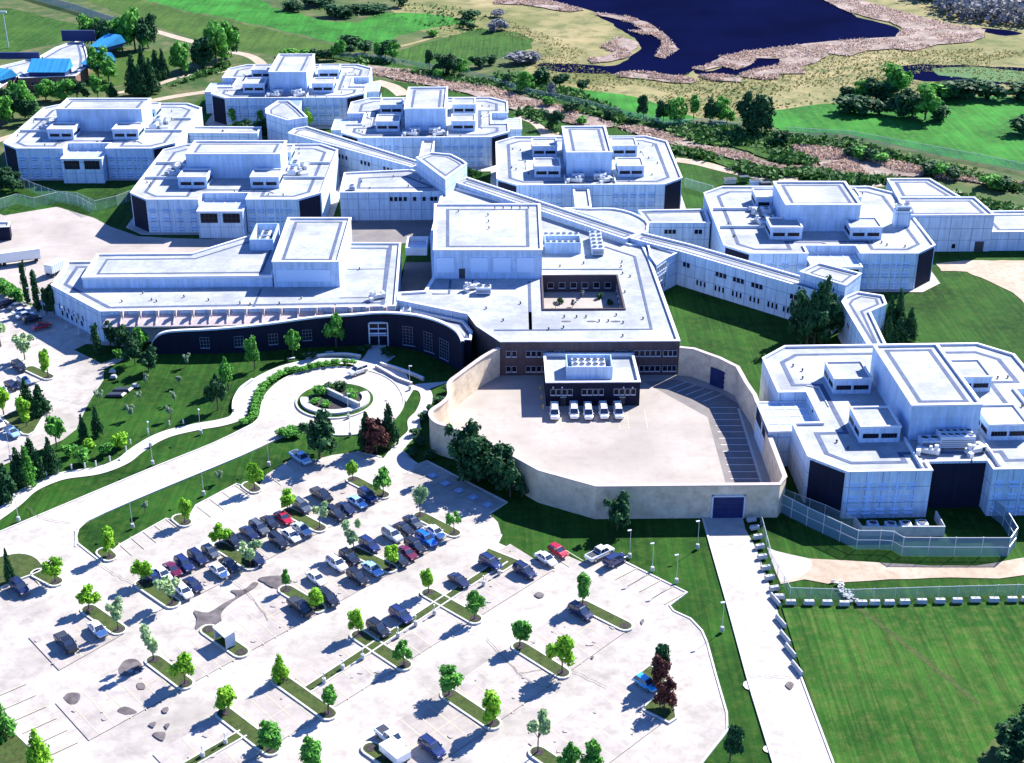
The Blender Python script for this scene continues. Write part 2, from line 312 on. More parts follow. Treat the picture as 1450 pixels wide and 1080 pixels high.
def sheet(name, pts, mat, rag=0, sub=3.0, seed=0, z=None, stuff=False):
    "flat ground sheet; ragged rim when rag > 0"
    if z is None: zc[0] += .004; z = zc[0]
    P = []
    if rag:
        n = len(pts)
        for i in range(n):
            a, b = Vector(pts[i]), Vector(pts[(i + 1) % n]); k = max(1, int((b - a).length / sub))
            for j in range(k):
                q = a.lerp(b, j / k); v = noise.noise_vector(Vector((q.x * .06, q.y * .06, seed))) * 1.6 + noise.noise_vector(Vector((q.x * .25, q.y * .25, seed + 5))) * .8
                P.append((q.x + v.x * rag, q.y + v.y * rag))
    else: P = list(pts)
    return MB().quadxy(P, z).build(name, M[mat], kind='stuff' if stuff else 'structure')
def smooth(pts, n=6, closed=False):
    P = [Vector(p) for p in pts]; out = []; m = len(P)
    for i in range(m if closed else m - 1):
        g = (lambda k: P[k % m]) if closed else (lambda k: P[max(0, min(m - 1, k))])
        a, b, c, d = g(i - 1), g(i), g(i + 1), g(i + 2)
        for j in range(n):
            t = j / n; out.append(tuple(.5 * ((2 * b) + (c - a) * t + (2 * a - 5 * b + 4 * c - d) * t * t + (3 * b - a - 3 * c + d) * t ** 3)))
    if not closed: out.append(tuple(P[-1]))
    return out
def band(mb, pts, w, z0, z1, closed=False, zt=None):
    "a strip of width w swept along pts; box section when z1 > z0"
    n = len(pts); L, Rr = [], []
    for i in range(n):
        a = Vector(pts[i - 1] if (i or closed) else pts[0]); c = Vector(pts[(i + 1) % n] if (i < n - 1 or closed) else pts[-1]); u = (c - a).normalized(); nn = Vector((-u.y, u.x)); p = Vector(pts[i])
        L.append(p + nn * w / 2); Rr.append(p - nn * w / 2)
    top = zt or [z1] * n
    vs = [(p.x, p.y, t) for p, t in zip(L, top)] + [(p.x, p.y, t) for p, t in zip(Rr, top)] + [(p.x, p.y, z0) for p in L] + [(p.x, p.y, z0) for p in Rr]; fs = []
    for i in range(n if closed else n - 1):
        j = (i + 1) % n; fs += [(i, j, n + j, n + i)]
        if z1 > z0 or zt: fs += [(i, 2 * n + i, 2 * n + j, j), (n + i, n + j, 3 * n + j, 3 * n + i)]
    if not closed and (z1 > z0 or zt): fs += [(0, n, 3 * n, 2 * n), (n - 1, 3 * n - 1, 4 * n - 1, 2 * n - 1)]
    return mb.add(vs, fs)
def kerb(pts, closed=False, w=.32, h=.13): return band(MB(), pts, w, 0, zc[0] + h, closed).build('kerb', M['kerb'], kind='structure')
def path(name, pts, w, mat='walk'):
    zc[0] += .004; return band(MB(), pts, w, zc[0], zc[0]).build(name, M[mat], kind='structure')
exec_parts = []
# ------------------------------------------------------------------ ground
MB().quadxy([(-2500, -300), (2500, -300), (2500, 3500), (-2500, 3500)], 0).build('terrain', M['rough'], kind='structure')
sheet('lawn', PX([(-60, 1200), (-60, 250), (120, 240), (300, 130), (560, 115), (780, 150), (1000, 205), (1080, 240), (1520, 300), (1900, 420), (2600, 1200)]), 'grass', .8)
sheet('marsh', PX([(560, -12), (1560, -12), (1560, 150), (1300, 140), (1183, 150), (1092, 163), (989, 172), (944, 152), (833, 130), (740, 108), (752, 85), (700, 70), (640, 55), (560, 30)]), 'marsh', 2.5)
sheet('field', PX([(160, -14), (340, -14), (405, 17), (467, 30), (505, 32), (530, 20), (600, 18), (655, 26), (678, 29), (640, 36), (600, 42), (560, 52), (539, 60), (505, 66), (475, 63), (433, 51), (383, 39), (333, 28), (250, 12)]), 'emerald', 2)
sheet('field', PX([(90, -14), (152, -14), (250, 14), (333, 30), (383, 42), (433, 54), (475, 66), (520, 70), (470, 82), (380, 78), (300, 62), (220, 35), (140, 8)]), 'olivef', 2)
sheet('field', PX([(561, 72), (620, 56), (678, 39), (711, 44), (736, 46), (755, 56), (753, 69), (720, 78), (697, 83), (664, 92), (594, 96), (561, 81)]), 'grass2', 1.5)
sheet('field', PX([(700, 105), (783, 120), (833, 128), (894, 136), (944, 150), (989, 167), (950, 178), (894, 167), (825, 150), (783, 136), (700, 118)]), 'emerald', 1)
sheet('field', PX([(1075, 156), (1183, 147), (1300, 136), (1560, 139), (1560, 262), (1450, 242), (1328, 218), (1206, 190), (1106, 185)]), 'emerald', 1.5)
sheet('sports_field', PX([(-60, 10), (15, 12), (125, 38), (110, 52), (75, 62), (-60, 92)]), 'grass2', .5)
sheet('meadow', PX([(150, 82), (180, 72), (235, 72), (250, 95), (232, 110), (180, 118), (150, 125), (110, 128), (118, 108), (140, 100)]), 'olivef', 1)
# lake and ponds with reed banks
lakes = [[(620, -14), (772, 2), (830, 13), (845, 22), (880, 42), (906, 65), (892, 80), (872, 92), (850, 95), (880, 101), (925, 104), (967, 108), (985, 98), (1040, 90), (1080, 82), (1145, 63), (1220, 56), (1272, 52), (1278, 42), (1250, 32), (1206, 19), (1166, -14)],
         [(985, 99), (1010, 99), (1060, 83), (1105, 81), (1106, 92), (1062, 100), (1030, 108), (990, 105)],
         [(1308, 41), (1340, 44), (1360, 50), (1345, 56), (1316, 51)], [(1388, 40), (1420, 42), (1445, 46), (1425, 50), (1396, 46)], [(770, 89), (830, 92), (880, 97), (870, 104), (820, 103), (775, 97)]]
for i, l in enumerate(lakes): sheet('lake' if i == 0 else 'pond', smooth(PX(l), 4, True), 'lake', 1.6, seed=i + 3)
sheet('pond', PX([(1262, 95), (1300, 91), (1380, 93), (1470, 97), (1470, 121), (1370, 118), (1305, 115), (1270, 110)]), 'lake', 1.2, seed=9)
sheet('pond_weed', PX([(1320, 97), (1380, 94), (1470, 103), (1470, 119), (1400, 115), (1330, 106)]), 'scrub', 1.2, seed=11)
# dirt tracks
D = lambda n, r, pts, w, mat='dirt': path(n, smooth(Z(r, pts), 6), w, mat)
path('dirt_track', smooth(PX([(220, 44), (258, 55), (285, 62), (320, 72), (350, 78), (368, 88), (372, 100)]), 6), 4.5, 'dirt')
path('dirt_track', smooth(PX([(164, 132), (215, 122), (260, 108), (318, 101), (345, 97)]), 6), 3, 'dirt')
path('dirt_track', smooth(PX([(-30, 206), (0, 198), (40, 186), (90, 172), (180, 150), (245, 137), (292, 130)]), 6), 4.5, 'dirt')
path('dirt_track', smooth(PX([(530, 115), (556, 123), (572, 135)]), 6), 6, 'dirt')
path('dirt_track', smooth(PX([(736, 164), (762, 172), (778, 188), (782, 200)]), 6), 7, 'dirt')
path('dirt_track', smooth(PX([(955, 226), (990, 231), (1030, 241), (1075, 250), (1130, 255)]), 6), 5, 'dirt')
path('dirt_track', smooth(PX([(1200, 263), (1250, 262)]), 6), 3, 'dirt')
path('dirt_track', smooth(PX([(1345, 272), (1385, 283), (1420, 292), (1490, 305)]), 6), 4.5, 'dirt')
path('dirt_track', smooth(PX([(560, 67), (590, 60), (640, 45), (672, 35)]), 6), 2.5, 'marsh')
sheet('dirt_yard', PX([(1322, 372), (1370, 368), (1500, 369), (1500, 440), (1450, 432), (1432, 415), (1405, 400), (1368, 384), (1330, 384)]), 'dirt', .8)
sheet('dirt_yard', Z('C4', [(150, 1008), (240, 1040), (400, 1052), (560, 1062), (760, 1078), (960, 1085), (1180, 1080), (1300, 1062), (1460, 1040), (1460, 1130), (1300, 1145), (1060, 1145), (760, 1160), (440, 1175), (320, 1150), (200, 1175), (172, 1100)]), 'dirt', .35)
sheet('concrete_apron', Z('C4', [(130, 992), (175, 1010), (240, 1026), (350, 1050), (360, 1075), (350, 1105), (320, 1130), (200, 1172), (160, 1080)]), 'road')
# prison yard to the north-west, roads and lots
sheet('service_yard', Z('B1', [(-80, 160), (20, 200), (110, 185), (290, 155), (480, 212), (560, 255), (705, 305), (880, 315), (1070, 320), (1300, 290), (1300, 420), (900, 440), (330, 450), (250, 560), (235, 660), (120, 640), (110, 575), (-80, 500)]), 'yard')
sheet('service_yard', PX([(440, 308), (640, 308), (640, 345), (440, 345)]), 'stallpave')
sheet('parking_lot', Z('B1', [(-120, 575), (60, 610), (130, 650), (240, 690), (330, 690), (470, 760), (640, 770), (640, 870), (440, 855), (378, 885), (520, 955), (660, 900), (690, 905), (530, 985), (528, 1040), (468, 1130), (440, 1180), (390, 1290), (320, 1345), (0, 1480), (-260, 1500), (-260, 700)]), 'lot')
lot = [(107, 752), (110, 770), (144, 797), (150, 790), (170, 772), (236, 735), (262, 742), (278, 716), (335, 686), (362, 694), (378, 672), (420, 646), (440, 653), (470, 645), (505, 640), (540, 648), (552, 655), (575, 648), (592, 658), (604, 653), (718, 712), (693, 728), (705, 740), (710, 758), (702, 775), (692, 782), (738, 797), (753, 799), (762, 797), (785, 774), (805, 788), (825, 797), (850, 775), (886, 797), (973, 840), (948, 858), (954, 866), (978, 877), (994, 894), (1001, 910), (1014, 958), (1029, 1010), (1030, 1035), (996, 1078), (960, 1130), (960, 1260), (-140, 1260), (-140, 880), (-60, 800), (0, 795), (60, 770)]
sheet('parking_lot', PX(lot), 'lot')
lotk = PX(lot)
kerb(lotk[0:10]); kerb(lotk[11:13]); kerb(lotk[14:16]); kerb(lotk[17:22]); kerb(lotk[23:26]); kerb(lotk[26:29]); kerb(lotk[33:48])
# main drive, roundabout ring, turning circle
drive = [(-60, 776), (0, 754), (28, 742), (214, 664), (303, 628), (358, 601), (367, 592), (370, 577), (375, 562), (388, 547), (408, 534), (440, 524), (475, 520), (510, 523), (540, 531), (560, 544), (570, 560), (571, 575), (560, 592), (540, 606), (515, 614), (480, 617), (450, 613), (425, 612), (400, 619), (339, 647), (211, 700), (125, 738), (110, 752), (107, 775), (60, 790), (0, 800), (-60, 830)]
sheet('road', PX(drive), 'road'); dk = PX(drive); kerb(smooth(dk[1:6], 3)); kerb(smooth(dk[5:24], 3)); kerb(smooth(dk[23:30], 3))
sheet('plaza', PX([(508, 523), (530, 508), (548, 500), (560, 505), (545, 516), (575, 530), (583, 546), (592, 544), (640, 540), (606, 552), (585, 553), (575, 570), (569, 556), (556, 541), (536, 530)]), 'walk')
path('walkway', smooth(Z('C1', [(-60, 860), (0, 820), (80, 760), (140, 705), (220, 662), (330, 625), (500, 600), (620, 555), (680, 510), (730, 475), (790, 440), (870, 408), (1000, 378), (1130, 355), (1210, 325), (1235, 265), (1270, 190), (1330, 135), (1420, 90), (1500, 65), (1620, 42), (1830, 42)]), 5), 3.2)
path('walkway', smooth(Z('C2', [(545, 70), (620, 40), (660, -20), (690, -70)]), 4), 3.6)
path('walkway', smooth(Z('C2', [(845, 170), (900, 190), (915, 235), (890, 300), (850, 345), (850, 400), (800, 450), (750, 510), (715, 560)]), 5), 2.6)
path('walkway', smooth(Z('D3', [(-40, -40), (40, -5), (110, 30), (170, 62)]), 4), 2.4)
sheet('walk_apron', Z('C2', [(740, 510), (800, 500), (860, 560), (840, 620), (730, 600), (690, 560)]), 'walk')
# gate road
gr = Z('C3', [(1060, 838), (1264, 836)]) + Z('C4', [(20, 900), (80, 1010)]) + Z('D4', [(160, 230), (230, 470), (300, 640), (465, 1080), (560, 1330)]) + Z('D4', [(240, 1330), (160, 1080), (40, 690)]) + Z('D3', [(1180, 250), (1110, 10)])
sheet('road', gr, 'road'); kerb(Z('D4', [(300, 640), (465, 1080), (560, 1330)])); kerb(Z('C3', [(1060, 838), (1110, 1015)]) + Z('D3', [(1180, 250)]) + Z('D4', [(40, 690), (160, 1080), (240, 1330)]))
for r, x, y, s in (('D4', 50, 688, 1.3), ('D4', 137, 1014, .8)):
    q = Z(r, [(x, y)])[0]; sheet('kerb_inlet', [(q[0] + s * math.cos(a), q[1] + s * math.sin(a)) for a in [k * .63 for k in range(10)]], 'kerb')
def apron(cx, cy, k=1): sheet('apron', [(cx + a, cy + b) for a, b in ((-23, -29), (23, -29), (29, -23), (29, 23), (23, 29), (-23, 29), (-29, 23), (-29, -23))], 'road')
for c_ in ((-132.8, 451.6), (-80.9, 402.3), (-79.5, 510), (-28.2, 461), (22.3, 413), (81.2, 360)): apron(*c_)
sheet('gravel_pit', [(-28.5, 311), (-20, 311), (-20, 352), (-28.5, 352)], 'stallpave')
_wt = lambda: path('worn_track', [(x + noise.noise(Vector((x * .1, y * .1, 0))) * .5, y) for x, y in smooth(Z('D4', [(575, 285), (660, 345), (780, 440), (900, 530), (1000, 620), (1100, 700), (1200, 780)]), 8)], .9, 'islegrass')
sheet('lawn_field', Z('D4', [(205, 290), (560, 285), (1000, 270), (2000, 250), (2600, 1400), (640, 1400), (470, 1080), (330, 690)]), 'grass2')
sheet('scrub_patch', Z('D4', [(1500, 820), (1380, 890), (1290, 970), (1210, 1090), (1180, 1200), (1500, 1250)]), 'rough', .6); _wt()
# walled vehicle yard
wallb = [(-2.9, 282.3), (-6.4, 277.5), (-10.8, 269.6), (-13.1, 264.8), (-12.9, 258.9), (-14.2, 255.3), (-16.3, 251.4), (-15.0, 247.0), (-10.5, 243.8), (-3.4, 237.4), (5.1, 227.8), (15.3, 222.0), (48.8, 222.6), (50.2, 225.3), (50.0, 240.0), (49.9, 258.9), (49.0, 265.0), (48.3, 272.5), (45.1, 277.0), (40.1, 281.8), (37.0, 282.6)]
sheet('vehicle_yard', wallb, 'yard')
sheet('stall_pavement', [(41, 224), (48.2, 224), (48.2, 268.5), (45, 274), (36.4, 280), (29, 279), (41, 262)], 'stallpave')
lb = MB(); zc[0] += .004
for i in range(15): y = 266.5 - i * 2.75; band(lb, [(42.2, y), (47.6, y)], .14, zc[0], zc[0])
for i in range(5): a = 2.5 + .1 * i; band(lb, [(38.5 + i * 1.75, 279.0 - i * 1.55), (33.9 + i * 1.75, 275.3 - i * 1.5)], .14, zc[0], zc[0])
lb.build('stall_line', M['wline'], kind='structure')
band(MB(), [(47.9, 226), (48.0, 266)], .5, 0, .25).build('kerb', M['kerb'], kind='structure')
lb = MB(); zc[0] += .004
for i in range(8):
    y = 257 + i * 1.05
    band(lb, [(8.6, y), (10.4, y + .7)], .13, zc[0], zc[0]); band(lb, [(22.3, y), (24.1, y + .7)], .15, zc[0], zc[0])
for x in (8.5, 10.5, 22.2, 24.2, 28.0): band(lb, [(x, 257), (x, 265.5)], .14, zc[0], zc[0])
lb.build('stall_line', M['line'], kind='structure')
# parking rows: a runs along a row, b runs along a stall
A_, B_ = Vector((math.cos(R(41)), math.sin(R(41)))), Vector((math.cos(R(-49)), math.sin(R(-49))))
def stalls(p, q, n, d, ln, mat='line'):
    a, b = Vector(G(*p)), Vector(G(*q)); m = MB(); zc[0] += .001
    for i in range(n + 1): s = a.lerp(b, i / n); band(m, [tuple(s), tuple(s + d * ln)], .17, zc[0], zc[0])
    m.build('stall_line', M[mat], kind='structure')
zc[0] += .004
def row(pts, skip=1.6):
    "double row of stalls between the middles of consecutive islands"
    P = [Vector(G(*p)) for p in pts]
    m = MB()
    for a, b in zip(P, P[1:]):
        L = (b - a).length; u = (b - a).normalized(); n = max(1, round((L - 3.4) / 2.75)); st = (L - 3.4) / n
        for i in range(n + 1): c = a + u * (1.7 + i * st); band(m, [tuple(c - B_ * 5.4), tuple(c + B_ * 5.4)], .17, zc[0], zc[0])
        band(m, [tuple(a + u * 1.7), tuple(b - u * 1.7)], .15, zc[0] + .004, zc[0] + .004)
    m.build('stall_line', M['line'], kind='structure')
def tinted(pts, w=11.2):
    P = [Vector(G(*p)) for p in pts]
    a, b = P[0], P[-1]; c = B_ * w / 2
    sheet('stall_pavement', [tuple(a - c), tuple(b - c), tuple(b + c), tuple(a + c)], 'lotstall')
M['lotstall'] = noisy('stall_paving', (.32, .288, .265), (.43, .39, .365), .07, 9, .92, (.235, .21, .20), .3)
rowA = [(223, 841), (332, 788), (430, 737), (521, 691)]; rowB = [(102, 1023), (241, 953.6), (319.5, 909), (428, 849), (526, 794), (618, 744)]
rowC = [(244, 1099), (352, 1037), (431, 988), (540, 922), (639, 860), (752, 790)]; rowD = [(550, 1080), (666, 1005), (766, 936), (855, 872)]; rowZ = [(62, 927), (149, 879)]; rowE = [(785, 1082), (912, 990)]
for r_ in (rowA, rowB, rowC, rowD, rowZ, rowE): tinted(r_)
zc[0] += .004
for r_ in (rowA, rowB, rowC, rowD, rowZ, rowE): row(r_)
for a_, b_, n_, d_, l_ in (((168, 770), (236, 736), 4, B_, 5.2), ((279, 717), (334, 688), 3, B_, 5.2), ((378, 673), (418, 647), 3, B_, 5.2),
                           ((886, 797), (971, 840), 5, -A_, 5.2), ((608, 657), (716, 712), 6, -A_, 5.4), ((-10, 990), (62, 1075), 5, A_, 5.4), ((0, 833), (58, 800), 3, B_, 5.0), ((738, 800), (800, 780), 3, B_, 5.0), ((12, 448), (58, 478), 5, A_, 4.8)):
    stalls(a_, b_, n_, d_, l_)
# accessible bays: blue squares with a white wheelchair mark
for x, y in ((945, 628), (1010, 668), (1080, 705), (1152, 740), (1225, 778)):
    c = Vector(Z('C2', [(x, y)])[0]); u, v = A_, B_; w = .85
    sq = [tuple(c + u * i * w + v * j * w) for i, j in ((-1, -1), (1, -1), (1, 1), (-1, 1))]; zc[0] += .002
    MB().quadxy(sq, zc[0]).build('accessible_bay_marking', M['hcap'], kind='structure')
    m = MB(); T = lambda a, b: tuple(c + u * a + v * b); z = zc[0] + .006
    band(m, [T(.28 * math.cos(t) - .1, .28 * math.sin(t) - .1) for t in [i * .5 - 1.0 for i in range(10)]], .09, z, z)
    band(m, [T(.55, -.15), T(.12, -.12), T(.10, .32), T(-.42, .42)], .1, z, z); m.quadxy([T(.62 + .1 * math.cos(t), -.17 + .1 * math.sin(t)) for t in [i * .7 for i in range(9)]], z + .001)
    m.build('accessible_bay_marking', M['wline'], kind='structure')
# planted islands
def island(poly, mulch=()):
    p = ccw(poly); K = zc[0]
    b = MB(); ring(b, p, inset(p, .3), 0, K + .16, True, True); b.build('kerb', M['kerb'], kind='structure')
    MB().quadxy(inset(p, .26), K + .13).build('planting_island', M['islegrass'], kind='structure')
    for x, y in mulch: MB().cyl(x, y, K, K + .17, .95, .8, 12).build('mulch_bed', M['mulch'], kind='structure')
def capsule(p, q, r=1.45, n=7):
    a, b = Vector(p), Vector(q); u = (b - a).normalized(); t = math.atan2(u.y, u.x); out = []
    for i in range(n): k = t - math.pi / 2 + math.pi * i / (n - 1); out.append((b.x + r * math.cos(k), b.y + r * math.sin(k)))
    for i in range(n): k = t + math.pi / 2 + math.pi * i / (n - 1); out.append((a.x + r * math.cos(k), a.y + r * math.sin(k)))
    return out
ISL = {1: ('D1', (455, 305), (605, 410)), 2: ('D1', (728, 172), (880, 275)), 3: ('D1', (785, 565), (945, 685)), 4: ('D1', (1065, 410), (1230, 525)), 5: ('D1', (1145, 835), (1385, 1020)),
       6: None, 7: None, 8: None, 9: None, 10: None, 11: ('D2', (200, 205), (360, 300)), 12: ('D2', (925, 222), (1160, 355)), 13: ('D2', (568, 437), (800, 590)), 14: ('D2', (170, 665), (415, 840)),
       15: ('D2', (1030, 740), (1250, 888)), 16: ('D3', (130, 495), (345, 630)), 17: ('D3', (450, 282), (665, 390)), 19: ('D3', (222, 1035), (390, 1150)), 20: ('D2', (630, 1015), (800, 1130)), 22: ('B1', (155, 985), (248, 1028)), 23: ('D1', (200, 120), (285, 165))}
EXTRA = {6: ((312, 775), (355, 803)), 7: ((408, 726), (453, 750)), 8: ((500, 681), (543, 703)), 9: ((595, 732), (643, 757)), 10: ((501, 782), (552, 807))}
END = {}
for k, v in ISL.items():
    P = PX(EXTRA[k]) if v is None else Z(v[0], v[1:]); END[k] = P
    island(capsule(*P), P if k not in (22, 23) else P[1:])
for r, x, y in (('D1', 560, 38), ('C1', 945, 872), ('C1', 1300, 702)):
    q = Vector(Z(r, [(x, y)])[0]); island(capsule(tuple(q - B_ * 2.2), tuple(q)), [tuple(q)]); END[r + str(x)] = [tuple(q)]
def divider(p, q, w=1.9):
    a, b = Vector(G(*p)), Vector(G(*q)); m = MB(); band(m, [tuple(a), tuple(b)], w, 0, zc[0] + .14); m.build('kerb', M['kerb'], kind='structure')
    MB().quadxy([tuple(x) for x in (a + (b - a).orthogonal().normalized() * (w / 2 - .28), a - (b - a).orthogonal().normalized() * (w / 2 - .28), b - (b - a).orthogonal().normalized() * (w / 2 - .28), b + (b - a).orthogonal().normalized() * (w / 2 - .28))], zc[0] + .15).build('planting_strip', M['islegrass'], kind='structure')
divider((435, 979), (714, 795)); divider((345, 1040), (200, 1124))
island(PX([(690, 777), (738, 796), (712, 813), (678, 795)]))
island(Z('D3', [(705, 655), (785, 590), (850, 610), (890, 700), (925, 805), (932, 862), (890, 888), (745, 815), (835, 725), (800, 690)]))
island(PX([(1, 592), (25, 582), (67, 567), (75, 570), (50, 613), (41, 618), (32, 617), (7, 598)]))
island(PX([(-60, 1030), (0, 1040), (22, 1038), (45, 1060), (70, 1100), (60, 1160), (-60, 1160)]))
island(smooth(PX([(-40, 800), (0, 790), (28, 785), (50, 790), (62, 803), (56, 812), (20, 826), (-40, 850)]), 3, True))
# roundabout centre
rc = Vector(G(475, 568.5)); circ = lambda r, n=40, c=rc: [(c.x + r * math.cos(2 * math.pi * i / n), c.y + r * math.sin(2 * math.pi * i / n)) for i in range(n)]
p = circ(8.5); b = MB(); ring(b, p, inset(p, .35), 0, zc[0] + .16, True, True); b.build('kerb', M['kerb'], kind='structure'); MB().quadxy(inset(p, .3), zc[0] + .13).build('roundabout_lawn', M['grass2'], kind='structure')
rt = root('planter_wall', 'low blue-grey curved stone planter wall around the shrubs in the middle of the roundabout', 'planter', rc.x, rc.y)
arc = [(rc.x + 6.6 * math.cos(t), rc.y + 6.2 * math.sin(t)) for t in [R(175 + 215 * i / 30) for i in range(31)]]
b = MB(); band(b, arc, 1.7, 0, .9); b.build('curved_wall', M['conc'], rt)
b = MB(); u = Vector((6.2, -6.0)); band(b, [(rc.x - 2.4, rc.y + 3.2), (rc.x + 5.6, rc.y - 4.4)], .6, 0, 1.9); b.build('slab_wall', M['conc'], rt)
MB().quadxy(circ(5.6, 24), zc[0] + .2).build('planting_bed', M['mulch'], kind='structure')
# wet patches and drains
for r, pts in (('D1', [(990, 310), (1060, 320), (1130, 275), (1200, 240), (1165, 205), (1230, 205), (1280, 170), (1310, 178), (1240, 225), (1160, 280), (1120, 330), (1130, 385), (1050, 380), (1005, 410), (1000, 350)]), ('D1', [(610, 590), (640, 560), (700, 555), (738, 590), (715, 630), (650, 645), (608, 620)]),
               ('D1', [(312, 765), (340, 738), (395, 740), (380, 785), (340, 795)]), ('D1', [(598, 825), (640, 805), (700, 830), (640, 845)]), ('D1', [(775, 930), (840, 925), (835, 968), (800, 955)]), ('D1', [(1340, 160), (1440, 165), (1440, 205), (1370, 185)]), ('D2', [(50, 150), (150, 130), (230, 160), (170, 185), (90, 170)]),
               ('D3', [(196, 235), (225, 222), (252, 236), (225, 250)]), ('D4', [(218, 690), (240, 672), (262, 688), (240, 714)]), ('D3', [(740, 360), (752, 350), (760, 362), (750, 376)]), ('D3', [(500, 548), (512, 542), (520, 550), (508, 556)]), ('B1', [(640, 860), (660, 850), (700, 870), (660, 880)]), ('D1', [(755, 890), (790, 880), (780, 905)]), ('D1', [(835, 890), (865, 885), (850, 910)]),
               ('D1', [(700, 690), (740, 690), (745, 715), (705, 718)]), ('D1', [(820, 815), (850, 806), (850, 830), (825, 835)])):
    sheet('wet_patch', smooth(Z(r, pts), 3, True), 'wet', .45, .35)
b = MB()
for (u1, v1), (u2, v2) in (((545, 800), (640, 845)), ((700, 620), (840, 800)), ((1040, 440), (1300, 620))): pass
cr_ = MB(); zc[0] += .004
for pts in ([(140, 800), (165, 815), (178, 822), (200, 835)], [(40, 720), (60, 735), (100, 742)], [(500, 890), (545, 915), (580, 935)], [(735, 955), (800, 950), (860, 975)], [(250, 790), (310, 812), (345, 835), (380, 880)], [(690, 905), (740, 960), (790, 980)], [(60, 560), (110, 572), (130, 570)], [(1058, 958), (1100, 960), (1133, 962)]):
    q = PX(pts); q2 = [(x + noise.noise(Vector((x, y, 1))) * .4, y + noise.noise(Vector((x, y, 9))) * .4) for x, y in smooth(q, 8)]; band(cr_, q2, .09, zc[0], zc[0])
for i in range(12): y = 232 + i * 4.3; 
sp = MB(); sr = random.Random(21)
for rr_ in (rowA, rowB, rowC, rowD, rowE, rowZ):
    a_, b_ = Vector(G(*rr_[0])), Vector(G(*rr_[-1])); L_ = (b_ - a_).length; u_ = (b_ - a_).normalized()
    for k in range(int(L_ / 2.2)):
        c_ = a_ + u_ * sr.uniform(0, L_) + B_ * sr.choice((-1, 1)) * sr.uniform(1.0, 4.6); r0 = sr.uniform(.15, .5); sp.quadxy([(c_.x + r0 * sr.uniform(.6, 1.3) * math.cos(t), c_.y + r0 * sr.uniform(.6, 1.3) * math.sin(t)) for t in [j * .7 for j in range(9)]], zc[0] + .002 + .00001 * k)
sp.build('oil_stain', M['oil'], kind='structure')
cr_.build('pavement_crack', M['wet'], kind='structure')
GZ = zc[0]
# ------------------------------------------------------------------ buildings
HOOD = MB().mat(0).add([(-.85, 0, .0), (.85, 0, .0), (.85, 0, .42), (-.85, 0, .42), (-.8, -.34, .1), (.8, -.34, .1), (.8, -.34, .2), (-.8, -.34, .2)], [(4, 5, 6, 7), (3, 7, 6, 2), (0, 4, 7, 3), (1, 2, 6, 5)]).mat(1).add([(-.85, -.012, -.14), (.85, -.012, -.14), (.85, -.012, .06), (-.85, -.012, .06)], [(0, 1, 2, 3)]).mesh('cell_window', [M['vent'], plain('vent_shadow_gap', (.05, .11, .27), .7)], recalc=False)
RIB = MB().box(-.16, -.14, 0, .16, 0, 9.4).mesh('wall_rib', M['vent'])
def hoods(par, p0, p1, ds, zs=(7.0, 6.1, 4.4, 3.6, 1.7, .9)):
    a, b = Vector(p0), Vector(p1); u = (b - a).normalized(); rz = math.atan2(u.y, u.x)
    for d in ds:
        for z in zs: q = a + u * d; inst('cell_window', HOOD, par, q.x, q.y, z, rz)
def lantern(par, cx, cy, w, d, z0, z1):
    "raised rooflight box with ribbon windows"
    x0, x1, y0, y1 = cx - w / 2, cx + w / 2, cy - d / 2, cy + d / 2; P = [(x0, y0), (x1, y0), (x1, y1), (x0, y1)]
    wb = MB().prism(P, z0, z1, False, False).build('rooflight_box', M['wall2'], par)
    b = MB(); po = inset(P, -.1); pi = inset(P, .3); ring(b, po, pi, z1 - .3, z1 + .12, True, True); b.build('parapet', M['coping'], wb); MB().quadxy(pi, z1 - .25).build('roof', M['roof'], wb)
    for i in range(4):
        a, c = Vector(P[i]), Vector(P[(i + 1) % 4]); u = (c - a).normalized(); L = (c - a).length; rz = math.atan2(u.y, u.x)
        for t in (.27, .73): q = a + u * L * t; o = inst('window', WM['box'], wb, q.x, q.y, z0 + 1.0, rz)
def penthouse(par, P, z0, z1, ringd=1.8):
    P = ccw(P); wb = MB().prism(P, z0, z1, False, False).build('penthouse', M['wall2'], par)
    b = MB(); po = inset(P, -.18); pi = inset(P, .5); ring(b, po, pi, z1 - .6, z1, True, False)
    n = len(P); b.add([(x, y, z1 - .35) for x, y in po] + [(x, y, z1) for x, y in po], [(i, (i + 1) % n, n + (i + 1) % n, n + i) for i in range(n)]); ring(b, po, inset(P, .02), z1 - .35, z1 - .35, False); b.build('parapet', M['coping'], wb, recalc=False)
    MB().quadxy(pi, z1 - .5).build('roof', M['roof'], wb)
    s = MB(); strip_ring(s, P, ringd, .8, z1 - .45); s.build('roof_walkway', M['strip'], wb); return wb
